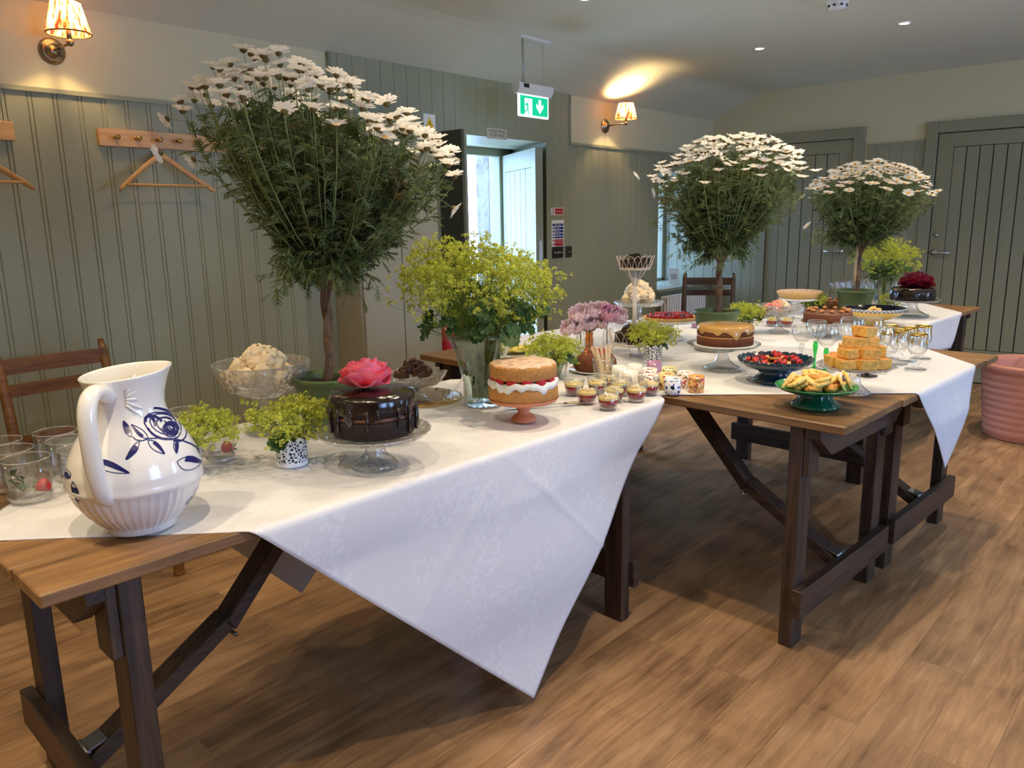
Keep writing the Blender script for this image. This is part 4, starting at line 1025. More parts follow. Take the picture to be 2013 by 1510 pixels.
def daisy_tree(label, loc, pot_r, pot_h, trunk_top, cr, cz0, cz1, slope, nst, nfl, seed, lean=Vector((0,0,0)), cane=False, flw=1.0, saucer=False, drop=None, spread=1.0, face=0.0, leaf=1.0, dome=.34, strays=2):
    """crown radius cr between heights cz0 (trunk top) and cz1; slope lowers the dome to the right"""
    DAI = DAIO if face else DAIC
    rr = random.Random(seed); t = thing('potted_daisy_tree', label, 'plant', loc, 0, 'potted white daisy trees')
    mb = MB(); r = pot_r
    mb.lathe([(0,.002), (r*.74,0), (r*.76,.004), (r*.88,pot_h*.72), (r*.92,pot_h*.74), (r*.95,pot_h-.014), (r,pot_h-.012), (r*1.005,pot_h), (r*.95,pot_h), (r*.93,pot_h-.02), (r*.9,pot_h*.7), (0,pot_h*.7)], 56); mb.obj('pot', POTG, t)
    mb = MB(); mb.lathe([(0,pot_h-.016), (r*.5,pot_h-.018), (r*.93,pot_h-.03)], 40, lambda a, q, z: (q, z+.004*sin(9*a+q*90)+.003*sin(5*a))); mb.obj('soil', SOIL, t)
    if saucer:
        mb = MB(); mb.lathe([(0,-.001), (r*.9,-.001), (r*.97,.014), (r*.93,.014), (r*.86,.002), (0,.002)], 40); mb.obj('saucer', simple('grey_saucer', (150,146,134), .5), t)
    top = Vector((lean.x*.3, lean.y*.3, trunk_top)); mb = MB()
    P = [Vector((0,0,pot_h-.03))+(top-Vector((0,0,pot_h-.03)))*q+Vector((.006*sin(5*q+seed), .006*cos(4*q+seed), 0)) for q in [i/12 for i in range(13)]]
    mb.tube(P, [.0125-.002*sin(i)-.0002*i for i in range(13)], 10)
    for k in range(3): mb.tube([p+Vector((.011*cos(2.1*k+.5*i), .011*sin(2.1*k+.5*i), 0)) for i, p in enumerate(P)], .005, 6)
    for k in range(9):
        a = k*.7+seed; mb.tube([top-Vector((0,0,.05)), top+Vector((.05*cos(a), .05*sin(a), .05)), top+Vector((.12*cos(a), .12*sin(a), .15))], [.007,.005,.003], 5)
    mb.obj('trunk', BARK, t)
    if cane:
        mb = MB(); mb.tube([(-.018,.006,pot_h-.03), (-.012,.004,trunk_top+.06)], .008, 8); mb.obj('support_cane', CANE, t)
    st = MB(); lf = MB(); tips = []; H = cz1-cz0
    def crown(a, q):
        dx, dy = cr*q*cos(a)*spread, cr*q*sin(a)*spread; s = (Vector((dx, dy, 0)).dot(CAMR))/cr
        return Vector((dx+lean.x, dy+lean.y, cz1-rr.uniform(0,.12)*H-dome*H*q**2.5-slope*max(-.6, s)))
    for i in range(nst):
        a = i*2.39996+rr.uniform(-.1,.1); q = math.sqrt((i+.5)/nst); tip = crown(a, q*rr.uniform(.94,1.04))
        short = rr.random()
        if short < .55:                                 # leafy shoots ending lower, filling the cone
            f = rr.uniform(.3,.84); tip = top.lerp(tip, f)+Vector((rr.gauss(0,.03), rr.gauss(0,.03), rr.gauss(0,.03)))
        c1 = top+(tip-top)*.33+Vector(((tip.x-top.x)*.22, (tip.y-top.y)*.22, -.03*H)); c2 = top+(tip-top)*.72+Vector(((tip.x-top.x)*.22, (tip.y-top.y)*.22, 0))
        pts = []
        for k in range(8):
            u = k/7; pts.append(top*(1-u)**3+c1*(3*u*(1-u)**2)+c2*(3*u*u*(1-u))+tip*u**3)
        st.tube(pts, [.0022,.002,.0018,.0016,.0014,.0012,.001,.0008], 3, cap=False)
        dry = rr.random() < .07
        for k in range(int((20 if short < .55 else 14)*leaf)):
            u = (1-rr.random()**1.3*.85)*7*(.99 if short < .55 else .80); j = min(6, int(u)); p = pts[j].lerp(pts[j+1], u-j); d = pts[j+1]-pts[j]
            out = Vector((rr.gauss(0,1), rr.gauss(0,1), rr.gauss(.0,.6))).normalized()
            leaf_geo(lf, p, d.normalized()*.6+out*.8, Vector((rr.gauss(0,.4), rr.gauss(0,.4), 1)), rr.uniform(.032,.06), 1 if dry else 0)
        if short >= .55: tips.append((tip, (pts[-1]-pts[-2]).normalized()))
    for k in range(60):                                  # drooping skirt below the crown
        a = rr.uniform(0, 6.28); q = rr.uniform(.12,.5); e = Vector((cos(a), sin(a), 0)); b = top+Vector((0,0,rr.uniform(0,.1)))
        tip = b+e*(cr*q)+Vector((0,0,-rr.uniform(.0,.07))); m = b.lerp(tip, .6)+Vector((0,0,.05))
        if drop and k < 26: tip = b+drop*rr.uniform(.5,1.05)+Vector((rr.gauss(0,.03), rr.gauss(0,.03), rr.gauss(0,.035))); m = b.lerp(tip, .5)+Vector((0,0,.03))
        st.tube([b, m, tip], [.0018,.0014,.0008], 3, cap=False)
        for j in range(13):
            u = rr.uniform(.2,1); p = b.lerp(m, u*2) if u < .5 else m.lerp(tip, u*2-1)
            leaf_geo(lf, p, e*.5+Vector((rr.gauss(0,.6), rr.gauss(0,.6), rr.gauss(-.35,.4))), Vector((0,0,1)), rr.uniform(.03,.055), 0)
    rr.shuffle(tips); rest = MB()
    tips.sort(key=lambda q: q[0].dot(CAMF)-.8*q[0].z+rr.uniform(-.15,.15))
    for i, (p, d) in enumerate(tips):
        ax = (d*.45+Vector((rr.gauss(0,.28), rr.gauss(0,.28), 1.0))-CAMF*face*rr.uniform(.3,1.2)).normalized(); sc = flw*rr.uniform(.82,1.08); me = DAI[rr.randrange(4)]; q = ax.to_track_quat('Z', 'Y')
        if i < nfl:
            o = link('daisy_flower', me, t, p); o.rotation_euler = q.to_euler(); o.scale = (sc,)*3
        else:
            M = q.to_matrix(); k0 = len(rest.v); rest.v += [tuple(M @ (v.co*sc)+p) for v in me.vertices]
            for f in me.polygons: rest.f.append(tuple(k0+x for x in f.vertices)); rest.m.append(f.material_index); rest.s.append(True)
    if rest.v: rest.obj('more_daisy_flowers', [PETAL, DISC, CALYX], t)['kind'] = 'stuff'
    for k in range(strays):                              # a few stray heads beside the crown
        sd = -1 if k < 3 else 1; b0 = top+CAMR*(sd*cr*.6)+CAMF*(rr.uniform(-.4,.4)*cr)+Vector((0,0,H*rr.uniform(.35,.8)))
        tip = b0+CAMR*(sd*cr*rr.uniform(.25,.5))+Vector((0,0,rr.uniform(-.2,.1))); st.tube([b0, b0.lerp(tip,.5)+Vector((0,0,.03)), tip], .0009, 3, cap=False)
        o = link('daisy_flower', DAI[k % 4], t, tip); o.rotation_euler = (CAMR*sd*.6+Vector((0,0,rr.uniform(-.5,.8)))).normalized().to_track_quat('Z','Y').to_euler(); o.scale = (flw*.9,)*3
    st.obj('stems', LEAFS, t); lf.obj('foliage', [LEAFD, LEAFX], t); return t
daisy_tree('largest potted daisy tree, nearest the camera beside the chocolate cake', (1.284,1.818,ZT), .097, .165, .44,   .360, .47, .985, .12, 400, 95, 101, CAMR*.045, leaf=1.05, dome=.27, strays=4)
daisy_tree('middle potted daisy tree behind the caramel iced cake', (3.206,1.591,ZT), .0995, .177, .42, .345, .45, .925, -.01, 390, 97, 102, CAMR*.03, saucer=True, drop=-CAMR*.2+Vector((0,0,.01)), leaf=1.0, flw=.92)
daisy_tree('farthest potted daisy tree beside the tall vase of lime blossom', (4.62,1.445,ZT), .104, .165, .41, .335, .44, .87, .0, 370, 97, 103, CAMR*.04, cane=True, drop=-CAMR*.27+Vector((0,0,.03)), face=.45, leaf=1.0)
# ------------------------------------------------------------------ chocolate cake with pink rose
L = (1.159, 1.465)
stand('pressed glass cake stand under the chocolate cake with pink rose', (L[0],L[1],ZT), .134, .083, .058, CRYSF, stem=.026, rib=.03, scal=.035, platem=CRYST, tall=.5)
def rough(seed, amp, k=9):
    ph = [random.Random(seed+i).uniform(0,6.28) for i in range(4)]
    return lambda a: 1+amp*(sin(k*a+ph[0])*.5+sin((k*2+1)*a+ph[1])*.35+sin((k*4+3)*a+ph[2])*.25)
t = thing('chocolate_cake', 'two layer chocolate cake with dripping glaze, topped by a pink rose', 'cake', (L[0],L[1],ZT+.087)); r = .103
f = rough(1, .012, 11); mb = MB(); mb.lathe([(0,0), (r*.93,0), (r*.98,.012), (r,.035), (r*.98,.042), (0,.042)], 90, lambda a, q, z: (q*f(a), z)); mb.obj('bottom_layer', CHOCC, t)
f2 = rough(5, .01, 7); mb = MB(); mb.lathe([(0,.041), (r*.93,.041), (r*.97,.047), (r*.93,.055), (0,.055)], 90, lambda a, q, z: (q*f2(a), z)); mb.obj('filling', CHOCF, t)
mb = MB(); mb.lathe([(0,.054), (r*.96,.054), (r*1.0,.06), (r*.985,.088), (r*.93,.098), (0,.103)], 90, lambda a, q, z: (q*f(a), z)); tlo = mb.obj('top_layer', CHOCC, t)
def drip(a): return .5+.5*sin(5*a+1)*sin(3*a+.4)+.35*sin(13*a)
mb = MB(); mb.lathe([(r*1.01,.066), (r*1.024,.072), (r*1.018,.09), (r*.96,.102), (r*.6,.107), (0,.108)], 120, lambda a, q, z: (q*f(a), z-(max(0, drip(a)-.35)*.045 if z < .08 else 0))); mb.obj('glaze', CHOCG, tlo)
rr = random.Random(3)
for i in range(18):
    a = i*.349+rr.uniform(-.12,.12); d = rr.uniform(.02,.07); R0 = r*1.022*f(a); mb = MB(); mb.tube([(R0*cos(a),R0*sin(a),.075), (R0*1.01*cos(a),R0*1.01*sin(a),.075-d*.6), (R0*1.005*cos(a),R0*1.005*sin(a),.075-d)], [.004,.0035,.0045], 6); mb.obj('glaze_drip', CHOCG, tlo)
rose('pink_rose', 'large coral pink rose bloom lying on the chocolate cake', (L[0]-.008,L[1]+.012,ZT+.192), .060, .06, ROSEP, 4)

# fudge bowl
compote((1.715,1.943,ZT), .105, .088, .052, .045, CRYST, 'low scalloped glass dish of fudge behind the pink rose', scal=.10, stem=.02)
t = thing('glass_plate', 'wide gold edged glass plate under the fudge dish', 'plate', (1.735,1.925,ZT))
mb = MB(); mb.lathe([(0,.004), (.05,.006), (.10,.016), (.128,.007), (.134,.001), (.128,.0005), (.1,.012), (.05,.001), (0,.0)], 72); mb.obj('plate', AMBERG, t)
mb = MB(); mb.tube([(.1335*cos(q*pi/32), .1335*sin(q*pi/32), .004) for q in range(64)], .0022, 6, closed=True); mb.obj('gold_rim', GOLD, t)
def cube_data(name, sx, sy, sz, mats, seed, amp=.08):
    rr = random.Random(seed); mb = MB(); mb.box((0,0,0), (sx,sy,sz)); mb.v = [tuple(c*(1+rr.uniform(-amp,amp)) for c in p) for p in mb.v]; mb.m = [1 if i == 1 and isinstance(mats, list) else 0 for i in range(6)]; return mb.data(name, mats)
FU = [cube_data('fudge_square', .03, .027, .024, FUDGE, 20+i) for i in range(3)]
ms = pile(FU, 'fudge_square', 'fudge', (1.715,1.943,ZT), heap(20, .066, .05, .014, .062, 6), 8, .5)
for o in ms: q = o.modifiers.new('b','BEVEL'); q.width = .002
label_pile(ms, 'brown fudge square', 'scalloped glass dish', 'fudge squares in the glass dish')

# ------------------------------------------------------------------ big vase and bouquet
def vase(loc, r0, r1, h, label, flare=.25):
    mb = MB(); md = lambda a, r, z: (r*(1+.012*sin(16*a))*(1+.05*cos(6*a)*max(0,(z/h-.86)/.14)), z+.006*cos(6*a)*max(0,(z/h-.86)/.14))
    mb.lathe([(0,.0), (r0*.94,0), (r0,.006), (r0*1.03,h*.3), (r0+(r1-r0)*.45,h*.7), (r1*.96,h*.93), (r1,h), (r1*.975,h), (r1*.93,h*.93), (r0+(r1-r0)*.4,h*.7), (r0*.96,h*.3), (r0*.93,.02), (0,.016)], 72, md)
    return tag(mb.obj('glass_vase', GLASSV, None, loc), label, 'vase')
vase((1.800,1.706,ZT), .060, .108, .232, 'tall fluted glass vase holding the big lime blossom bouquet')
def bouquet(label, loc, w, h, stem, r0, r1, n, seed, stray=10):
    t = alchemilla(label, loc, w, h, n, seed, int(n/11), stem, (0,0), 'big lime blossom bouquets', 0.02, 0, 1.15, stray)
    rr = random.Random(seed+1); mb = MB()
    for i in range(46):
        a = rr.uniform(0,6.28); q = rr.uniform(.2,.9); b = Vector((r0*q*cos(a+2), r0*q*sin(a+2), .02)); e = Vector((r1*q*.85*cos(a), r1*q*.85*sin(a), stem)); mb.tube([b, b.lerp(e,.5)*1.0, e, e+Vector((e.x*.8, e.y*.8, h*.35))], .0016, 4, cap=False)
    mb.obj('stalks_in_vase', ALCHS, t); mb = MB()
    for i in range(50):
        a = rr.uniform(0,6.28); q = rr.uniform(.2,.95); z = rr.uniform(.2,1.5); rad = (r0+(r1-r0)*min(1,z))*q*(.85 if z < 1 else 1.0)
        c = Vector((rad*cos(a), rad*sin(a), stem*z)); R0 = rr.uniform(.014,.026)*(1 if w > .45 else .8)*(.7 if z < .5 else 1); nr = Vector((cos(a)+rr.gauss(0,.4), sin(a)+rr.gauss(0,.4), rr.uniform(-.2,.9))).normalized(); x = nr.orthogonal().normalized(); y = nr.cross(x)
        vs = [c]; K = 28
        for j in range(K+1):
            g = 2*pi*j/K*.92; rj = R0*(1+.13*abs(sin(g*4.5))); vs.append(c+x*(rj*cos(g))+y*(rj*sin(g))+nr*(.14*R0*sin(9*g)))
        mb.add(vs, [(0,j,j+1) for j in range(1,K+1)], 0, True)
    mb.obj('lower_leaves', ALCHL, t); return t
bouquet('big lime green blossom bouquet in the fluted vase behind the sponge cake', (1.800,1.706,ZT+.004), .52, .275, .25, .058, .1, 760, 41, 18)

# ------------------------------------------------------------------ victoria sponge
L = (1.711, 1.456)
stand('terracotta pedestal stand under the strawberry sponge cake', (L[0],L[1],ZT), .105, .066, .038, TERRA, stem=.022, tall=.55)
t = thing('sponge_cake', 'sugar dusted sponge cake filled with cream and strawberries', 'cake', (L[0],L[1],ZT+.068)); r = .102
f = rough(12, .008, 9)
mb = MB(); mb.lathe([(0,0), (r*.95,0), (r,.008), (r,.036), (r*.96,.043), (0,.045)], 96, lambda a, q, z: (q*f(a), z)); mb.obj('bottom_layer', SPONGE, t)
g = lambda a: .006*sin(5*a+1)+.004*sin(11*a)+.003*sin(19*a+2)
mb = MB(); mb.lathe([(0,.043), (r*.93,.043), (r*1.0,.047), (r*1.02,.054), (r*.99,.060), (0,.062)], 120, lambda a, q, z: (q*(1+.012*sin(17*a)), z+(g(a)-.006 if z < .056 and q > .5*r else (g(a)*.5 if q > .5*r else 0)))); mb.obj('cream', CREAM, t)
for i in range(13):
    a = i*.483+.1; mb = MB(); strawberry(mb, (0,0,0), .017, Matrix.Rotation(a, 3, 'Z') @ Matrix.Rotation(1.57, 3, 'Y')); mb.obj('strawberry_half', STRAW, t, (r*.83*cos(a), r*.83*sin(a), .064))
f = rough(15, .008, 8); mb = MB(); mb.lathe([(0,.068), (r*.93,.068), (r*.965,.073), (r*.97,.102), (r*.93,.109), (0,.114)], 96, lambda a, q, z: (q*f(a), z)); tlo = mb.obj('top_layer', SPONGE, t)
mb = MB(); f3 = rough(16, .03, 13); mb.lathe([(0,.1152), (r*.5,.1132), (r*.9,.1105), (r*.945,.106)], 96, lambda a, q, z: (q*f3(a) if q > r*.8 else q, z)); mb.obj('sugar_dusting', SUGAR, tlo)
t = thing('cake_server', 'silver cake server with ornate handle lying by the sponge cake', 'cake server', (1.92,1.49,ZT+.004), math.radians(-38))
mb = MB(); mb.tube([(-.09,0,0), (-.03,0,.003), (.02,0,.003)], [.006,.003,.0025], 8, flat=.4); mb.add([(-.09,-.016,0), (-.09,.016,0), (-.17,.006,0), (-.175,0,0), (-.17,-.006,0)], [(0,1,2,3,4)], 0, False); mb.obj('blade', STEEL, t)
mb = MB(); mb.tube([(.02+.008*i, .002*sin(2*i), .003) for i in range(10)], [.004+.0025*abs(sin(1.4*i)) for i in range(10)], 8, flat=.6); mb.obj('handle', BRONZE, t)

# ------------------------------------------------------------------ trifle cups
def trifle(loc, label, rz=0):
    t = thing('trifle_cup', label, 'dessert', loc, rz, 'layered desserts in small glasses'); r, h = .038, .055
    if not TRI:
        mb = MB(); mb.lathe([(0,0), (r*.66,0), (r*.70,.003), (r*.99,h), (r*.955,h), (r*.68,.008), (0,.007)], 40); mb.lathe([(r*.955,h), (r*.975,h+.0012), (r*.995,h), (r*.975,h-.0014), (r*.955,h)], 40, m=1); mb.obj('glass', [GLASS, GRIM], t)
        mb = MB(); mb.lathe([(0,.0085), (r*.67,.0085), (r*.825,.030), (0,.031)], 36, lambda a, q, z: (q, z+(.0016*sin(7*a)+.001*sin(13*a) if z > .02 else 0))); mb.obj('fruit_layer', JELLY, t)
        mb = MB(); mb.lathe([(r*.83,.0305), (r*.875,.038), (r*.85,.040), (0,.0415)], 36, lambda a, q, z: (q, z+(.0012*sin(5*a+1) if z < .03 else 0))); mb.obj('custard', CUST, t)
        mb = MB(); rr = random.Random(9)
        for i in range(26):
            a = rr.uniform(0,6.28); q = r*.55*math.sqrt(rr.random()); mb.box((q*cos(a), q*sin(a), .0435+rr.uniform(-.001,.003)), (.009,.006,.001), 0, 0, Euler((rr.uniform(-.8,.8), rr.uniform(-.8,.8), rr.uniform(0,3))).to_matrix())
        mb.obj('flakes', FLAKE, t); TRI.append(t)
    else:
        for c in TRI[0].children: d = c.copy(); COL.objects.link(d); d.parent = t
    return t
TRI = []
for i, (x, y, lb) in enumerate([(1.988,1.342,'layered dessert glass nearest the camera at the cloth corner'), (2.009,1.440,'layered dessert glass second nearest the sponge cake'), (2.087,1.549,'layered dessert glass nearest the sponge cake'),
    (2.085,1.387,'layered dessert glass in the middle, directly behind the nearest one'), (2.135,1.332,'layered dessert glass beside the bare wood corner'), (2.150,1.497,'layered dessert glass in the back row before the wooden sticks'),
    (2.180,1.421,'layered dessert glass in the back row before the plain white cup'), (2.240,1.349,'layered dessert glass half hidden by the blue patterned cups'), (2.232,1.508,'rearmost layered dessert glass of the group by the sticks')]):
    trifle((x, y, ZT), lb, i*.9)
trifle((4.10,1.625,ZT), 'layered dessert glass behind the macaroon dish, right of its stem', 1); trifle((4.075,1.70,ZT), 'layered dessert glass behind the macaroon dish, left of its stem', 2); trifle((4.17,1.69,ZT), 'layered dessert glass behind the macaroon dish, farthest back', 3)
# sticks in a glass
o = link('tumbler', tumbler_data(.040, .078), None, (2.358,1.615,ZT)); tag(o, 'short tumbler holding flat wooden sticks', 'glass')
for i, (u_, v_, tl) in enumerate([(-.004,.010,.36), (.002,-.006,.27), (.010,.006,.17), (.016,-.004,.07), (.020,.012,-.04), (.004,.02,.42)]):
    t = MB(); t.v = []; w = .0052; n = 8
    pr = [(-w,0), (w,0), (w,.11)]+[(w*cos(k*pi/6), .11+w*sin(k*pi/6)) for k in range(1,6)]+[(-w,.11)]
    k = len(pr); t.add([(x, s, z) for s in (-.0009,.0009) for x, z in pr], [tuple(range(k))[::-1], tuple(range(k, 2*k))]+[(j, (j+1) % k, (j+1) % k+k, j+k) for j in range(k)], 0, False)
    o = t.obj('wooden_stick', STICK, None, (2.358+CAMR.x*u_+CAMF.x*v_, 1.615+CAMR.y*u_+CAMF.y*v_, ZT+.014)); ax = (-CAMR*tl+Vector((0,0,1))).normalized()
    o.rotation_euler = (Matrix.Rotation(math.asin(ax.dot(CAMR)), 3, CAMF) @ Matrix.Rotation(math.radians(-48.8), 3, 'Z')).to_euler()
    tag(o, 'flat wooden stick in the short tumbler, '+ORD[i]+' from its left', 'stick', 'flat wooden sticks')
# blossom in a plain glass, leaf dish, ring cake
o = link('tumbler', tumbler_data(.036, .07), None, (2.275,1.765,ZT)); tag(o, 'small tumbler holding lime blossom behind the sponge cake', 'glass')
alchemilla('lime blossom bunch in the small tumbler behind the sponge cake', (2.275,1.765,ZT+.006), .215, .095, 190, 34, 4, .06, CAMR*-.01, stray=5)
t = thing('leaf_dish', 'yellow leaf shaped dish with dark veins behind the lime blossom', 'dish', (2.62,2.26,ZT), math.radians(-40)); mb = MB()
def ldf(u, v):
    a = 2*pi*u; rr_ = (.085+.018*abs(sin(4.5*a)))*v; return (rr_*1.15*cos(a), rr_*.8*sin(a), .004+.022*v*v+.003*sin(9*a)*v)
mb.grid(ldf, 72, 8, 0, True, True); mb.obj('dish', LEAFDISH, t, solid=.004)
mb = MB()
for k in range(9):
    a = k*2*pi/9; mb.tube([(.02*i*1.15*cos(a), .02*i*.8*sin(a), .0085+.022*(.02*i/.09)**2+.003*sin(9*a)*(.02*i/.09)) for i in range(5)], .002, 5)
mb.obj('vein', VEIN, t)
t = thing('ring_cake', 'brown fluted ring cake behind the wooden sticks', 'cake', (2.475,1.735,ZT+.008)); mb = MB()
mb.lathe([(.018,.0), (.076,.0), (.082,.012), (.078,.04), (.060,.062), (.045,.068), (.03,.06), (.02,.03), (.018,0)], 96, lambda a, q, z: (q*(1+.05*abs(sin(9*a))*(q > .05)), z)); mb.obj('sponge', DATE, t)
mb = MB(); rr = random.Random(5)
for i in range(14): a = rr.uniform(0,6.28); mb.blob((.046*cos(a), .046*sin(a), .069), .008, amp=.2, n=8, k=5)
mb.obj('cherry_topping', CRANB, t)
mb = MB(); mb.lathe([(0,.0), (.06,0), (.102,.006), (.104,.008), (.06,.004), (0,.004)], 48); tag(mb.obj('plate', CHINA, None, (2.475,1.735,ZT)), 'white plate under the brown ring cake', 'plate')

# ------------------------------------------------------------------ small cups
def cup(loc, mat, label, ang, hw=True):
    t = thing('espresso_cup', label, 'cup', loc, ang, 'small cups near the desserts'); r, h = .0275, .056
    mb = MB(); mb.lathe([(0,.001), (r*.86,0), (r*.95,.004), (r,.012), (r,h), (r*.93,h), (r*.92,.006), (0,.005)], 40); cbo = mb.obj('body', mat, t)
    mb = MB(); mb.lathe([(r*.925,.046), (0,.047)], 30); mb.obj('pale_filling', CUST, t)
    if hw:
        mb = MB(); mb.tube([(r*.97,0,.044), (r+.010,0,.046), (r+.017,0,.036), (r+.014,0,.022), (r*.97,0,.013)], .0028, 8); mb.obj('handle', mat, cbo)
FL1 = mk_floral('blue_floral_china', (232,232,236), [(30,50,130), (60,96,180), (30,34,60), (226,228,234)], 75, .5)
FL2 = mk_floral('orange_floral_china', (222,170,96), [(150,70,110), (180,90,70), (122,110,60), (120,80,130)], 90, .5)
FL3 = mk_floral('red_floral_china', (236,230,222), [(170,40,60), (196,96,110), (90,110,60), (140,40,80)], 95, .45)
FL4 = mk_floral('yellow_red_floral_china', (222,206,140), [(170,50,60), (120,120,60), (90,70,110), (200,110,60)], 90, .5)
FL5 = mk_floral('green_floral_china', (220,214,160), [(90,110,60), (60,80,60), (170,80,60), (130,120,70)], 110, .45)
for x, y, m, lb, a in [(2.365,1.551,CHINA,'plain white cup next to the stick tumbler',-.7), (2.424,1.521,CHINA,'plain white cup farthest back, left of the lilac cup',2.2), (2.519,1.496,LILAC,'lilac cup in front of the lace pot',1.0), (2.305,1.467,CHINA,'plain white cup just behind the dessert glasses',-2.4),
    (2.387,1.436,FL3,'white cup with red flowers in front of the lilac cup',2.6), (2.445,1.389,FL5,'green and cream flowered cup in the back row',0.5), (2.293,1.375,FL3,'white cup with red flowers next to the dessert glasses',2.6), (2.348,1.345,FL4,'yellow and red flowered cup behind the blue flowered one',2.4), (2.411,1.305,FL3,'white cup with red flowers behind the orange one',.3), (2.291,1.287,FL1,'blue and white flowered cup at the wooden table edge',.5), (2.368,1.241,FL2,'orange flowered cup farthest to the right',.4)]:
    cup((x, y, ZT), m, lb, a)
cup((3.80,2.0,ZT), LILAC, 'lilac cup behind the green pot of the middle daisy tree', .2)

# ------------------------------------------------------------------ peonies
def peony(label, c, r, mat, seed, ax, jar):
    R.seed(seed); t = thing('peony', label, 'flower', c, 0, 'pink peonies'); mb = MB(); n = 0; q = ax.to_track_quat('Z','Y').to_euler()
    for k, q0, t1, w, cu in ((6,.42,-.9,.7,0), (7,.60,-.8,.8,-.2), (8,.78,-.65,.85,.2), (9,.92,-.35,.85,.6), (8,1.02,.15,.9,.9)):
        for i in range(k):
            n += 1; tt = t1+U(-.2,.2); rr_ = q0*r; petal(mb, (0,0,-rr_*.95), n*2.39996, 1.5, tt, rr_*(1.5-tt)*U(.95,1.08), w*r*1.1, .5, cu, .075, 0, 8, 7, .7)
    mb.obj('petals', mat, t).rotation_euler = q; mb = MB(); mb.lathe([(0,-.7*r), (.25*r,-.6*r), (.2*r,-.35*r), (0,-.3*r)], 10); mb.obj('calyx', ALCHL, t).rotation_euler = q
    d = Vector(jar)-Vector(c); b = -ax*(.6*r); mb = MB(); mb.tube([b, b*.4+Vector((d.x*.6, d.y*.6, (d.z+.085)*.55)), Vector((d.x, d.y, d.z+.08)), Vector((d.x*1.01, d.y, d.z+.012))], .0022, 5); mb.obj('stem', ALCHL, t)
    return t
PE = [(2.819,2.134,.867,.036,0,-1), (2.848,2.104,.876,.040,0,-.5), (2.887,2.063,.889,.042,0,0), (2.869,2.098,.933,.046,0,-.3), (2.916,2.048,.946,.038,0,0), (2.959,1.994,.931,.044,1,.3), (2.927,2.019,.893,.034,0,0), (2.995,1.965,.92,.043,0,.5), (2.975,2.05,.945,.038,0,.2), (2.90,2.13,.90,.04,0,0)]
PL = ['leftmost pale pink peony, lowest on the left','pale pink peony second from the left with a dark centre','pale pink peony low in the front middle','pale cream pink peony high on the left','pale pink peony at the top middle','deep pink peony, darkest of the bunch','small closed pink peony in the low middle','pale pink ruffled peony at the right','pale pink peony at the top behind the deep pink one','pale pink peony hidden at the back left']
JR = [((2.906,2.120,ZT),.021,.075,GLASS,'clear small jar, left of the three peony jars'), ((2.859,2.037,ZT),.019,.082,glass('gold_glass',(.85,.62,.3),.04,.3),'gold tinted small jar, middle of the three peony jars'), ((2.998,2.035,ZT),.020,.085,GLASS,'clear small jar of dark stems, right of the three peony jars')]
for i, (p, r, h, m, lb) in enumerate(JR):
    mb = MB(); mb.lathe([(0,0), (r*.9,0), (r,.006), (r*1.03,h*.6), (r*.85,h*.82), (r*.95,h), (r*.88,h), (r*.8,h*.82), (r*.95,h*.6), (r*.92,.01), (0,.008)], 32); tag(mb.obj('flower_jar', m, None, p), lb, 'jar', 'small jars of peonies')
for i, (x, y, z, r, d, tl) in enumerate(PE):
    peony(PL[i], (x, y, z), r*1.06, PEOND if d else PEON, 200+i, (CAMR*tl*.8-CAMF*.75+Vector((0,0,.8))).normalized(), JR[i % 3][0])

# ------------------------------------------------------------------ wire cake stand with chocolate pieces
L = Vector((2.861, 1.801, ZT)); t = thing('wire_cake_stand', 'cream wire two tier cake stand with scrolled feet', 'cake stand', L)
mb = MB(); mb.tube([(0,0,.05), (0,0,.36)], .0085, 10)
for a in range(4): mb.tube([(.008*cos(a*1.571), .008*sin(a*1.571), .30), (.022*cos(a*1.571), .022*sin(a*1.571), .33), (.055*cos(a*1.571), .055*sin(a*1.571), .372)], .0025, 6)
mb.obj('pole', WIRE, t)
def basket(z, rb, rt, h, nm, n=18):
    mb = MB()
    for k in range(n):
        for s in (1, -1):
            pts = []
            for i in range(13):
                u = i/12; a = 2*pi*k/n+s*(pi/n)*1.95*(2*u-1); zz = h*(1-(2*u-1)**2); r = rb+(rt-rb)*(zz/h); pts.append((r*cos(a), r*sin(a), z+zz))
            if s == 1: mb.tube(pts, .0010, 5, cap=False)
    for r, q in ((rb, 0), (rb+(rt-rb)*.12, h*.1)): mb.tube([(r*cos(i*pi/16), r*sin(i*pi/16), z+q) for i in range(32)], .0022, 6, closed=True)
    for i in range(4): a = i*pi/4; mb.tube([(rb*cos(a), rb*sin(a), z), (-rb*cos(a), -rb*sin(a), z)], .0018, 5)
    mb.obj(nm, WIRE, t)
basket(.05, .094, .116, .066, 'basket'); basket(.372, .062, .082, .056, 'basket')
for k in range(4):
    a = k*pi/2+.3; mb = MB(); e = Vector((cos(a), sin(a), 0)); P = [(.06,.05), (.085,.045), (.1,.02), (.094,.004), (.08,.003), (.073,.013), (.08,.022), (.088,.016)]; mb.tube([e*r+Vector((0,0,z)) for r, z in P], .0026, 6); mb.obj('scroll_foot', WIRE, t)
BR = [cube_data('chocolate_square', .05, .046, .034, CHOCC, 40+i, .12) for i in range(3)]
ps = [(.055*cos(a), .055*sin(a), .072+.02*(i % 2)) for i, a in enumerate([k*.9 for k in range(7)])]+[(.035*cos(a+1), .035*sin(a+1), .105) for a in (0,2.1,4.2)]
ms = pile(BR, 'chocolate_square', 'cake square', L, ps, 13, .35); label_pile(ms, 'dark chocolate square', 'lower wire basket', 'chocolate squares in the lower basket')
ps = [(.036*cos(a), .036*sin(a), .394+.008*(i % 2)) for i, a in enumerate([k*1.05 for k in range(6)])]+[(0,0,.418)]
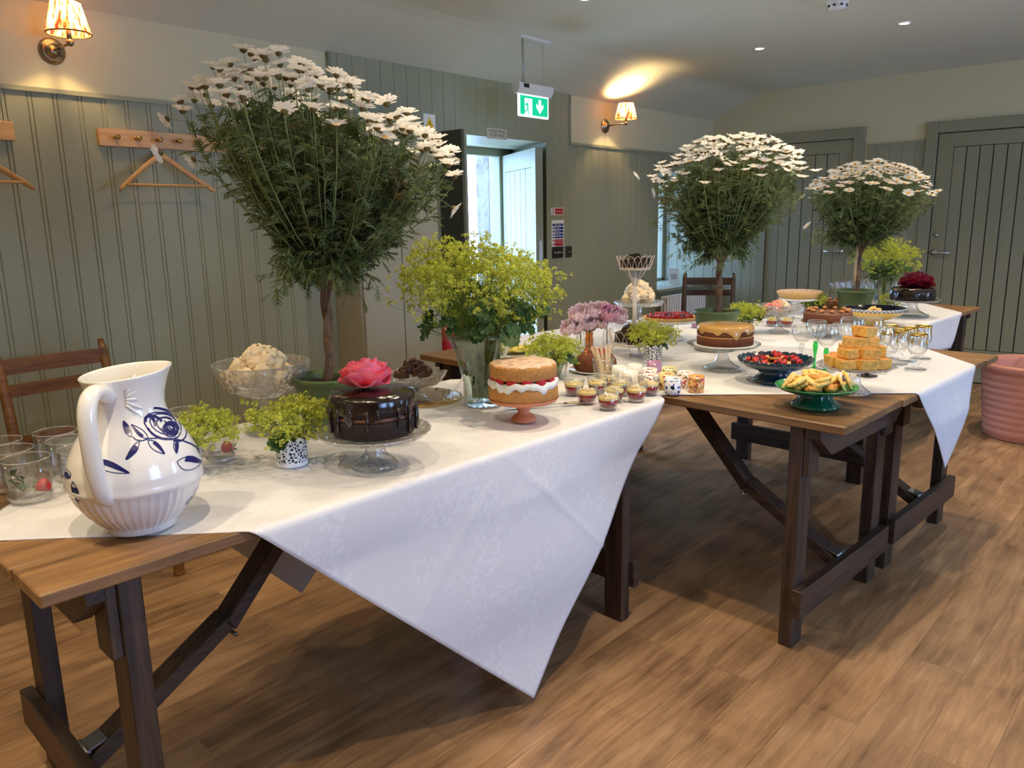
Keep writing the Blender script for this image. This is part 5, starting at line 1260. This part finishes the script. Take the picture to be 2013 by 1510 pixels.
ms = pile(BR, 'chocolate_square', 'cake square', L, ps, 14, .35, .85); label_pile(ms, 'dark chocolate square', 'upper wire basket', 'chocolate squares in the upper basket')

# meringues on a glass stand behind
L = (3.715, 2.311); stand('glass cake stand of meringues behind the wire stand', (L[0],L[1],ZT), .134, .115, .07, CRYST, stem=.016, lip=.016, scal=.03)
ms = pile(MER, 'meringue', 'meringue', (L[0],L[1],ZT), heap(24, .100, .086, .025, .117, 15), 16, scale=1.05); label_pile(ms, 'cream meringue', 'rear glass stand', 'meringues on the rear glass stand')
# fruit tart
L = (3.355, 1.909); stand('white china cake stand under the red berry tart', (L[0],L[1],ZT), .150, .092, .068, CHINA, stem=.022, lip=.010)
t = thing('berry_tart', 'pastry tart shell of red and dark berries behind the lace pot', 'tart', (L[0],L[1],ZT+.094))
mb = MB(); mb.lathe([(0,0), (.118,0), (.130,.018), (.127,.02), (.119,.009), (0,.008)], 96, lambda a, q, z: (q*(1+.012*sin(40*a)*(q > .115)), z)); mb.obj('pastry_case', PASTRY, t)
mb = MB(); mb.lathe([(.119,.0085), (0,.013)], 40); ccu = mb.obj('custard', CUST, t)
rr = random.Random(8); Rb = MB(); Rb.blob((0,0,0), .0095, amp=.12, n=10, k=7); RD = Rb.data('red_berry', CRANB); Bb = MB(); Bb.blob((0,0,0), .0085, amp=.05, n=10, k=7); BD = Bb.data('dark_berry', BLUEB)
for i in range(84):
    q = .108*math.sqrt((i+.5)/84); a = i*2.39996; o = link('berry', BD if rr.random() < .22 else RD, ccu, (q*cos(a), q*sin(a), .020+rr.uniform(-.002,.006))); o.rotation_euler = (rr.uniform(0,3),)*3; o.scale = (rr.uniform(.85,1.2),)*3

# caramel cake
L = (2.785, 1.349); stand('plain glass cake stand with ribbed foot under the caramel iced cake', (L[0],L[1],ZT), .139, .098, .067, CRYSF, stem=.019, rib=.05, platem=glass('plain_plate_glass', (.95,.96,.94), .03, .35), lip=.006)
t = thing('caramel_cake', 'two layer brown cake with dripping caramel icing', 'cake', (L[0]+.004,L[1]-.004,ZT+.101)); r = .106
mb = MB(); mb.lathe([(0,-.001), (r*1.12,-.001), (r*1.12,.0015), (0,.0015)], 40); mb.obj('cake_board', WHITEP, t)
f = rough(31, .006, 10); mb = MB(); mb.lathe([(0,.002), (r,.002), (r*1.005,.03), (r*.98,.034), (0,.034)], 96, lambda a, q, z: (q*f(a), z)); mb.obj('bottom_layer', DATE, t)
mb = MB(); mb.lathe([(0,.033), (r*.985,.033), (r*.99,.037), (0,.037)], 60); mb.obj('filling', CARAM, t)
f = rough(33, .006, 10); mb = MB(); mb.lathe([(0,.037), (r*.97,.037), (r*.995,.042), (r*.98,.066), (r*.93,.072), (0,.074)], 96, lambda a, q, z: (q*f(a), z)); tlo = mb.obj('top_layer', DATE, t)
ad = math.atan2(-CAMF.y, -CAMF.x)+.12; dr = lambda a: max(0, .5+.5*sin(10*a)+.3*sin(17*a+1))*.010+.022*math.exp(-(((a-ad+pi) % (2*pi)-pi)/.13)**2)
mb = MB(); mb.lathe([(r*1.012,.058), (r*1.02,.062), (r*1.005,.071), (r*.94,.077), (r*.5,.0795), (0,.08)], 150, lambda a, q, z: (q, z-(dr(a) if z < .065 else 0))); mb.obj('caramel_icing', CARAM, tlo)

def small_pot_bunch(loc, lb, seed, w, h, n, pot='dark glass tumbler'):
    o = link('tumbler', tumbler_data(.032, .065), None, loc); tag(o, 'small tumbler under the '+lb, 'glass')
    alchemilla('lime blossom bunch '+lb, (loc[0],loc[1],loc[2]+.006), w, h, n, seed, 5, .058, (0,0), stray=3)
small_pot_bunch((3.765,1.70,ZT), 'between the middle daisy tree pot and the macaroon dish', 35, .20, .085, 130)
small_pot_bunch((4.55,1.66,ZT), 'behind the walnut topped cake', 36, .17, .08, 120)
# macaroons
L = (3.858, 1.571); compote((L[0],L[1],ZT), .104, .142, .058, .062, CRYST, 'footed crystal dish of macaroons behind the caramel cake', scal=.07, stem=.013)
def mac_data(m):
    mb = MB()
    for s in (1, -1):
        q = MB(); q.lathe([(.017,.003), (.0195,.005), (.0185,.010), (.012,.014), (0,.0152)], 24); mb.add([(x, y, z*s) for x, y, z in q.v], q.f, 0)
    mb.lathe([(0,-.003), (.0165,-.003), (.0165,.003), (0,.003)], 20, m=1); return mb.data('macaroon', [m, CREAM])
MA = [mac_data(MACP), mac_data(MACC), mac_data(MACT)]; rr = random.Random(21); hs = heap(19, .074, .035, .018, .10, 22); ms = []
for i, (x, y, z) in enumerate(hs):
    left = Vector((x, y, 0)).dot(CAMR) < -.005; d = MA[0] if left else MA[1 if i % 2 else 2]
    o = link('macaroon', d, None, (L[0]+x, L[1]+y, ZT+z)); o.rotation_euler = (rr.uniform(.5,1.6), rr.uniform(-.5,.5), rr.uniform(0,6.28)); o['category'] = 'macaroon'; ms.append(o)
label_pile(ms, 'macaroon', 'crystal dish', 'macaroons in the crystal dish')
# pie on white stand
L = (4.525, 1.73); stand('white china stand under the sugar dusted pie', (L[0],L[1],ZT), .115, .105, .07, CHINA, stem=.04, tall=.7)
t = thing('sugar_pie', 'round pale pie dusted with icing sugar', 'pie', (L[0],L[1],ZT+.109)); mb = MB(); mb.lathe([(0,0), (.105,0), (.122,.03), (.127,.04), (.120,.044), (0,.05)], 72, lambda a, q, z: (q*(1+.01*sin(30*a)*(z > .02)), z)); mb.obj('crust', PASTRY, t)
mb = MB(); mb.lathe([(.121,.0445), (.06,.0487), (0,.0505)], 60); mb.obj('sugar_topping', SUGAR, t)
# walnut cake
L = (3.872, 1.333); stand('glass cake stand under the walnut topped chocolate cake', (L[0],L[1],ZT), .124, .066, .065, CRYSF, stem=.02, rib=.03)
def nut_cake(loc, r, h, label, seed, nn=12):
    t = thing('walnut_cake', label, 'cake', loc, 0, 'walnut topped cakes'); f = rough(seed, .012, 10); mb = MB(); mb.lathe([(0,0), (r*.97,0), (r,.006), (r*.98,h*.9), (r*.93,h), (0,h+.003)], 90, lambda a, q, z: (q*f(a), z)); mb.obj('sponge', DATE, t)
    mb = MB(); mb.lathe([(r*.985,h*.86), (r*.96,h+.003), (r*.5,h+.006), (0,h+.007)], 80, lambda a, q, z: (q*f(a), z+(-.004*abs(sin(6*a)) if z < h else 0))); cio = mb.obj('chocolate_icing', CHOCF, t)
    for i in range(nn):
        a = 2*pi*i/nn; q = r*.8; mb = MB(); mb.blob((0,0,0), .013, (1.2,.8,.6), .3, 10, 7, fr=6); mb.obj('walnut', NUT, cio, (q*cos(a), q*sin(a), h+.011), a)
nut_cake((L[0],L[1],ZT+.069), .113, .05, 'chocolate cake with walnut pieces, in front of the yellow bowl', 44)
nut_cake((4.76,1.62,ZT+.004), .10, .07, 'small nut topped cake mostly hidden behind lime blossom', 46)
# ------------------------------------------------------------------ yellow bowl of shortbread
L = (4.408, 1.272); t = thing('footed_bowl', 'yellow footed bowl with dark inside and patterned rim', 'bowl', (L[0],L[1],ZT)); r, h = .155, .094
mb = MB(); mb.lathe([(0,.002), (.058,0), (.062,.006), (.05,.018), (.046,.026), (.08,.036), (.125,.058), (.148,.080)], 72); mb.obj('outer_bowl', YELLC, t)
mb = MB(); mb.lathe([(.1475,.079), (.153,.088), (r,h), (.152,h)], 72); mb.obj('rim_band', WHITEP, t)
mb = MB()
for i in range(44):
    a = 2*pi*i/44; mb.box((.1505*cos(a), .1505*sin(a), .0815), (.002,.011,.004), a); mb.box((.1552*cos(a+.07), .1552*sin(a+.07), .0895), (.002,.010,.0035), a+.07)
mb.obj('painted_border', NAVYC, t)
mb = MB(); mb.lathe([(.152,h), (.14,.083), (.11,.062), (.06,.045), (0,.042)], 72); mb.obj('dark_inside', NAVYC, t)
def finger_data(seed, sx=.028, sy=.066, sz=.014):
    rr = random.Random(seed); mb = MB(); mb.box((0,0,0), (sx,sy,sz)); mb.v = [tuple(c*(1+rr.uniform(-.07,.07)) for c in p) for p in mb.v]; return mb.data('shortbread', BISC)
SB = [finger_data(i) for i in range(3)]
ps = [(-.05,.03,.056), (-.012,.045,.056), (.03,.03,.056), (.055,-.01,.060), (-.045,-.03,.056), (0,-.035,.056), (.035,-.04,.058), (-.03,.005,.070), (.012,.012,.070), (.03,-.012,.072), (-.005,-.012,.084), (.004,.02,.085)]
ms = pile(SB, 'shortbread_finger', 'biscuit', (L[0],L[1],ZT), ps, 31, .22)
for o in ms: q = o.modifiers.new('b','BEVEL'); q.width = .003
label_pile(ms, 'pale shortbread finger', 'yellow bowl', 'shortbread in the yellow bowl')
# tall vase, glasses behind
vase((5.19, 1.46, ZT), .044, .070, .205, 'tall glass vase of lime blossom near the right doors')
bouquet('big lime green blossom bouquet in the vase near the right doors', (5.19,1.46,ZT+.004), .40, .22, .205, .042, .064, 380, 47, 5)
alchemilla('small lime blossom sprig lying before the tall vase near the right doors', (5.02,1.37,ZT+.002), .11, .07, 60, 48, 2, .035, (0,0))
FD = MB(); FD.lathe([(0,.0), (.030,0), (.031,.003), (.006,.007), (.0045,.02), (.0045,.06), (.02,.078), (.032,.105), (.034,.125), (.029,.155), (.0275,.155), (.032,.125), (.029,.1), (.016,.08), (0,.075)], 28)
FLD = FD.data('wine_glass', GLASS)
pos = [(x+.01*(k % 2), y, ZT) for k, y in enumerate((1.80,1.73,1.66,1.585,1.49,1.41)) for x in (5.33,5.42,5.51)]
for i, p in enumerate(sorted(pos, key=lambda p: Vector((p[0],p[1],0)).dot(CAMR))):
    o = link('wine_glass', FLD, None, p); tag(o, f'clear stem glass, {ORD[i]} from the left in the far row', 'wine glass', 'row of clear stem glasses at the far table end')
# chocolate cake with crimson rose
L = (4.895, 1.216); stand('glass cake stand with ribbed foot under the crimson rose cake', (L[0],L[1],ZT), .146, .094, .095, CRYSF, stem=.03, rib=.04, tall=.5, lip=.005, platem=MAT['plain_plate_glass'])
t = thing('chocolate_cake', 'glossy dark chocolate cake topped by a crimson rose', 'cake', (L[0],L[1],ZT+.096)); r = .118; f = rough(51, .015, 9)
mb = MB(); mb.lathe([(0,0), (r*.98,0), (r,.012), (r*.985,.05), (r*.9,.066), (0,.07)], 96, lambda a, q, z: (q*f(a), z+.003*sin(7*a)*(z > .03))); mb.obj('sponge', CHOCC, t)
mb = MB(); mb.lathe([(r*1.01,.024), (r*1.02,.03), (r*1.0,.054), (r*.9,.070), (r*.5,.074), (0,.074)], 110, lambda a, q, z: (q*f(a), z-(max(0, drip(a)-.2)*.024 if z < .028 else 0)+.002*sin(9*a))); mb.obj('glaze', CHOCG, t)
rose('crimson_rose', 'open crimson rose bloom on the far chocolate cake', (L[0]+.015,L[1]-.01,ZT+.163), .080, .075, ROSER, 9, .1)

# ------------------------------------------------------------------ wine glasses on the middle tables
def wine(loc, label, bowl, stemm, rb, zb, h, rf, rs=.005, knop=0, group='long stemmed wine glasses'):
    t = thing('wine_glass', label, 'wine glass', loc, 0, group)
    mb = MB(); mb.lathe([(.004,zb), (rb*.55,zb+.012), (rb*.92,zb+.035), (rb,zb+.055), (rb*.93,h-.012), (rb*.84,h), (rb*.82,h), (rb*.9,h-.014), (rb*.97,zb+.055), (rb*.88,zb+.036), (rb*.5,zb+.016), (0,zb+.01)], 40); mb.lathe([(rb*.82,h-.0005), (rb*.83,h+.001), (rb*.842,h-.0005), (rb*.83,h-.0015), (rb*.82,h-.0005)], 40, m=1); mb.obj('bowl', [bowl, GRIM], t)
    mb = MB(); mb.lathe([(0,.003), (rf*.3,.006), (rs,.014), (rs*.9,zb*.5), (rs*1.9,zb*.85) if knop else (rs,zb*.85), (rs*1.2,zb), (0,zb)], 20); mb.obj('stem', stemm, t)
    mb = MB(); mb.lathe([(0,.0), (rf,.0), (rf,.002), (rf*.4,.005), (0,.006)], 40); mb.obj('foot', bowl if stemm is not SMOKEG else SMOKEG, t)
wine((3.095,1.161,ZT), 'clear round wine glass with clear stem behind the blue bowl', GLASS, CRYSF, .043, .078, .152, .035, .006, 1)
wine((2.999,1.072,ZT), 'wine glass with green stem right of the blue bowl', GLASS, GREENG, .040, .108, .188, .036, .0055, 1)
wine((2.970,1.020,ZT), 'wine glass with green stem half behind the cornbread stand', GLASS, GREENG, .042, .09, .176, .036, .0055, 1)
wine((3.13,1.02,ZT), 'clear wine glass between the green stemmed ones and the cornbread', GLASS, GLASS, .042, .085, .165, .036)
wine((3.26,1.03,ZT), 'clear wine glass behind the cornbread, left of its top piece', GLASS, GLASS, .043, .085, .175, .036)
wine((3.20,.93,ZT), 'clear wine glass behind the top of the cornbread', GLASS, GLASS, .043, .09, .19, .036)
wine((3.12,.865,ZT), 'clear wine glass behind the right of the cornbread', GLASS, GLASS, .041, .085, .17, .035)
wine((2.985,.872,ZT), 'glass with smoky foot right behind the cornbread stand', SMOKEG, SMOKEG, .030, .05, .11, .036)
wine((2.83,.905,ZT), 'glass with smoky stem behind the cornbread stand, left of its pedestal', SMOKEG, SMOKEG, .028, .055, .11, .03)
def gilt_glass(loc, label):
    t = thing('gilt_glass', label, 'wine glass', loc, 0, 'gilt rimmed glasses'); 
    if not GG:
        r = .034; mb = MB(); mb.lathe([(.005,.052), (r*.7,.058), (r,.075), (r*1.02,.09), (r*.9,.112), (r*.92,.135), (r*.89,.135), (r*.87,.112), (r*.98,.09), (r*.95,.076), (r*.6,.062), (0,.059)], 36); mb.obj('bowl', GLASS, t)
        mb = MB(); mb.lathe([(r*.922,.129), (r*.93,.1355), (r*.885,.136), (r*.88,.13)], 36)
        for k in range(7):
            a = 2*pi*k/7; mb.tube([(r*.93*cos(a), r*.93*sin(a), .12), (r*.92*cos(a+.14), r*.92*sin(a+.14), .108), (r*.96*cos(a), r*.96*sin(a), .099), (r*.92*cos(a-.14), r*.92*sin(a-.14), .108)], .0016, 5, closed=True)
        mb.obj('gilt_band', GOLD, t)
        mb = MB(); mb.lathe([(0,.0), (.038,0), (.038,.0025), (.012,.008), (.008,.014), (.017,.028), (.017,.036), (.007,.05), (0,.052)], 36); mb.obj('foot', GLASS, t); GG.append(t)
    else:
        for c in GG[0].children: d = c.copy(); COL.objects.link(d); d.parent = t
GG = []
for x, y, lb in [(3.220,.766,'gilt rimmed glass nearest the camera'), (3.477,.812,'gilt rimmed glass farthest right at the back'), (3.385,.842,'gilt rimmed glass just left of the farthest right one'), (3.296,.852,'gilt rimmed glass in the middle of the five, second row'), (3.195,.862,'gilt rimmed glass closest to the cornbread'), (3.41,.915,'gilt rimmed glass at the rear left of the group')]: gilt_glass((x, y, ZT), lb)
# ------------------------------------------------------------------ cornbread
L = (2.653, .814); stand('pressed glass cake stand under the cornbread squares', (L[0],L[1],ZT-.002), .117, .094, .052, CRYSF, stem=.017, rib=.05, scal=.03, platem=CRYST, lip=.006)
CB = [cube_data('cornbread_square', .058, .054, .034, [CORN, CORNC], 60+i, .12) for i in range(4)]
d1 = CAMR; d2 = CAMF; P = []
for k, (u, v) in enumerate([(-.062,-.045), (0,-.062), (.062,-.045), (-.075,.02), (0,.005), (.072,.02), (-.035,.07), (.035,.07)]): P.append((u, v, .1115, .2*sin(3*k)))
for k, (u, v) in enumerate([(-.045,-.03), (.018,-.042), (.07,.005), (-.02,.03), (.035,.035)]): P.append((u, v, .1445, .35*sin(5*k+1)))
for k, (u, v) in enumerate([(-.028,.0), (.026,-.012)]): P.append((u, v, .1765, .25*k-.3))
P.append((.018, .0, .2085, .5)); ms = []
for i, (u, v, z, a) in enumerate(P):
    q = d1*u*.86+d2*(v*.9-.014); o = link('cornbread_square', CB[i % 4], None, (L[0]+q.x, L[1]+q.y, ZT+z)); o.rotation_euler = (U(-.03,.03)+(.14 if i == len(P)-1 else 0), U(-.03,.03), a-.86+(i % 2)*1.57); o['category'] = 'cornbread'; ms.append(o); b = o.modifiers.new('b','BEVEL'); b.width = .004; b.segments = 2
label_pile(ms, 'golden cornbread square', 'glass stand stack', 'stacked cornbread squares')
# ------------------------------------------------------------------ green biscuit bowl
L = (2.402, .848); t = thing('footed_bowl', 'green glazed footed bowl of biscuits on the bare table corner', 'bowl', (L[0],L[1],ZW+.001))
mb = MB(); mb.lathe([(0,.004), (.068,0), (.074,.006), (.072,.013), (.058,.022), (.048,.036), (.045,.044), (.07,.046), (.11,.059), (.121,.068)], 72, lambda a, q, z: (q*(1+.015*sin(12*a)*(z < .04)), z)); mb.obj('pedestal_bowl', GREENC, t)
mb = MB(); mb.lathe([(.121,.0675), (.124,.071), (.119,.071), (.1,.058), (.05,.050), (0,.049)], 72); mb.obj('bright_inside', GREENI, t)
def bisc_data(seed, mat, sc=.09):
    R.seed(seed); mb = MB(); r, h = .029, .009; k = 14
    mb.lathe([(0,0), (r*.97,0), (r,h*.3), (r*.98,h*.85), (r*.9,h), (0,h*1.08)], 42, lambda a, q, z: (q*(1+(sc*abs(sin(k/2*a)) if q > r*.5 else 0)), z)); return mb.data('biscuit', mat)
BS = [bisc_data(1, BISC), bisc_data(2, BISC)]
def lump_data(seed):
    R.seed(seed); mb = MB(); mb.blob((0,0,0), .027, (1,1,.42), .3, 14, 10, fr=7); return mb.data('oat_biscuit', FLAP)
BO = [lump_data(3), lump_data(4)]; rr = random.Random(33); hs = heap(30, .082, .040, .008, .055, 34); ms = []
for i, (x, y, z) in enumerate(hs):
    oat = i % 3 == 1; o = link('oat_biscuit' if oat else 'fluted_biscuit', (BO if oat else BS)[i % 2], None, (L[0]+x, L[1]+y, ZW+z)); o.rotation_euler = (rr.uniform(-.45,.45), rr.uniform(-.45,.45), rr.uniform(0,6)); o['category'] = 'biscuit'; ms.append(o)
for i, (u, v, tx) in enumerate([(-.088,-.01,1.0), (.05,-.055,1.15), (.082,-.03,1.2), (-.075,-.035,.5), (.098,.01,.9)]):
    q = CAMR*u+CAMF*v; o = link('fluted_biscuit', BS[i % 2], None, (L[0]+q.x, L[1]+q.y, ZW+.086)); o.rotation_euler = (Matrix.Rotation(tx*(-1 if u < 0 else 1), 3, CAMF+CAMR*.3)).to_euler(); o['category'] = 'biscuit'; ms.append(o)
label_pile([o for o in ms if o.name.startswith('oat')], 'brown oat biscuit', 'green bowl', 'oat biscuits in the green bowl'); label_pile([o for o in ms if o.name.startswith('flu')], 'yellow fluted biscuit', 'green bowl', 'fluted biscuits in the green bowl')
# ------------------------------------------------------------------ blue bowl of fruit tartlets
L = (2.682, 1.097); t = thing('footed_bowl', 'dark blue scalloped footed bowl of berry tartlets', 'bowl', (L[0],L[1],ZT))
md = lambda a, q, z: (q*(1+.035*abs(sin(14*a))*(z > .06)), z+.004*abs(sin(14*a))*(z > .075))
mb = MB(); mb.lathe([(0,.004), (.072,0), (.078,.006), (.076,.012), (.058,.026), (.050,.036), (.056,.042), (.1,.056), (.122,.074), (.128,.086), (.122,.084), (.112,.070), (.07,.058), (0,.055)], 112, md); mb.obj('pedestal_bowl', BLUEG, t)
mb = MB()
for i in range(26): a = 2*pi*i/26; mb.blob((.0535*cos(a), .0535*sin(a), .0405), .0045, amp=0, n=8, k=5)
mb.obj('beaded_collar', BLUEG, t)
tq = []
for i, (u, v) in enumerate([(-.062,-.03), (.0,-.05), (.062,-.03), (-.072,.03), (.072,.03), (0,.012), (-.03,.068), (.04,.068), (-.005,-.005)]):
    q = CAMR*u+CAMF*v; z = .060+(.022 if i == 8 else 0); t = thing('berry_tartlet', '', 'tartlet', (L[0]+q.x, L[1]+q.y, ZT+z), i); tq.append(t)
    mb = MB(); mb.lathe([(0,0), (.021,0), (.030,.012), (.027,.012), (.02,.005), (0,.005)], 24, lambda a, r_, z_: (r_*(1+.04*abs(sin(8*a))), z_)); pco = mb.obj('pastry_case', PASTRY, t)
    for k in range(6):
        a = k*1.047; rr_ = .014 if k else 0; o = MB(); strawberry(o, (0,0,0), .0105, Matrix.Rotation(U(.8,1.6), 3, 'Y')); o.obj('strawberry', STRAW if (k+i) % 3 else BERRY, pco, (rr_*cos(a), rr_*sin(a), .017+(.006 if not k else 0)), a)
label_pile(tq, 'small berry tartlet', 'dark blue bowl', 'berry tartlets in the blue bowl')
# ------------------------------------------------------------------ planter
t = thing('planter', 'large pink ribbed plastic planter on the floor at the right photo edge', 'planter', (5.53, .66, 0)); mb = MB(); r0, r1, h = .235, .292, .46
pf = [(0,.0), (r0*.96,0), (r0,.008)]
n = 9
for i in range(n):
    z = .03+(h-.09)*i/n; r = r0+(r1-.012-r0)*(z/h); pf += [(r,z), (r+.010,z+.012), (r+.006,z+.032)]
pf += [(r1-.012,h-.05), (r1,h-.04), (r1+.004,h-.012), (r1,h), (r1-.025,h), (r1-.03,h-.03), (r0-.02,.03), (0,.03)]
mb.lathe(pf, 80); mb.obj('pot', PLANTR, t)
t = thing('plastic_bottle', 'clear crumpled plastic bottle top inside the pink planter', 'bottle', (5.55, .73, .34)); mb = MB()
mb.lathe([(0,-.26), (.05,-.26), (.052,.0), (.048,.04), (.06,.06), (.05,.09), (.02,.12), (.016,.135), (0,.135)], 24, lambda a, q, z: (q*(1+.05*sin(5*a+40*z)), z)); mb.obj('bottle_body', GLASS, t)

# ------------------------------------------------------------------ light, sky, camera
for p_ in ((-1.7, YB-.18, 2.165), (1.3, YF+.18, 2.165), (3.3, YF+.18, 2.165), (5.4, YF+.18, 2.165)):      # added unseen warm fill points, no fixtures, to brighten ceiling and walls
    ld = bpy.data.lights.new('lamp_and_fill', 'POINT'); ld.energy = LAMPW*.4; ld.color = (1,.74,.42); ld.shadow_soft_size = .06
    lo = bpy.data.objects.new('lamp_and_fill_light', ld); COL.objects.link(lo); lo.location = p_
for i, (x, y, e_) in enumerate(SPOTS):
    ld = bpy.data.lights.new('downlight', 'SPOT'); ld.energy = SPOTW*e_; ld.color = (1,.80,.55); ld.spot_size = math.radians(125); ld.spot_blend = 1.0; ld.shadow_soft_size = .02
    o = bpy.data.objects.new('downlight_beam', ld); COL.objects.link(o); o.location = (x, y, ZC-.012)
def area(loc, rot, sx, sy, portal=True, e=0, col=(1,1,1)):
    ld = bpy.data.lights.new('window_portal', 'AREA'); ld.shape = 'RECTANGLE'; ld.size = sx; ld.size_y = sy; ld.energy = e; ld.color = col
    if portal: ld.cycles.is_portal = True
    o = bpy.data.objects.new('window_portal', ld); COL.objects.link(o); o.location = loc; o.rotation_euler = rot
for a, b in FW: area(((a+b)/2, YF-.02, 1.375), (math.radians(90), 0, 0), b-a, 1.35)
area((4.15, 4.60, .95), (math.radians(-90), 0, 0), 1.4, 1.95); area((6.7, WY+.06, 1.22), (math.radians(-90), 0, 0), .8, 1.02)
w = bpy.data.worlds.new('sky'); SC.world = w; w.use_nodes = True; bg = w.node_tree.nodes['Background']; bg.inputs['Color'].default_value = (.34,.55,1.0,1); bg.inputs['Strength'].default_value = SKY
cam = bpy.data.cameras.new('camera'); co = bpy.data.objects.new('camera', cam); COL.objects.link(co)
yaw, pit, rol = math.radians(41.24), math.radians(11.887), math.radians(-1.006)
fwd = Vector((cos(yaw)*cos(pit), sin(yaw)*cos(pit), -sin(pit))); r0 = Vector((sin(yaw), -cos(yaw), 0)); u0 = r0.cross(fwd)
rt = r0*cos(rol)+u0*sin(rol); up = u0*cos(rol)-r0*sin(rol)
co.matrix_world = Matrix(((rt.x, up.x, -fwd.x, 0), (rt.y, up.y, -fwd.y, 0), (rt.z, up.z, -fwd.z, 1.35), (0,0,0,1)))
cam.sensor_width = 36; cam.lens = 1531.7/2013*36; cam.clip_start = .05
SC.camera = co
SC.view_settings.view_transform = 'Standard'; SC.view_settings.look = 'None'; SC.view_settings.gamma = 1; SC.view_settings.exposure = EXPO
SC.cycles.max_bounces = 10; SC.cycles.transparent_max_bounces = 24; SC.cycles.transmission_bounces = 8; SC.cycles.diffuse_bounces = 5; SC.cycles.glossy_bounces = 4; SC.cycles.caustics_refractive = False; SC.cycles.caustics_reflective = False; SC.cycles.sample_clamp_indirect = 8
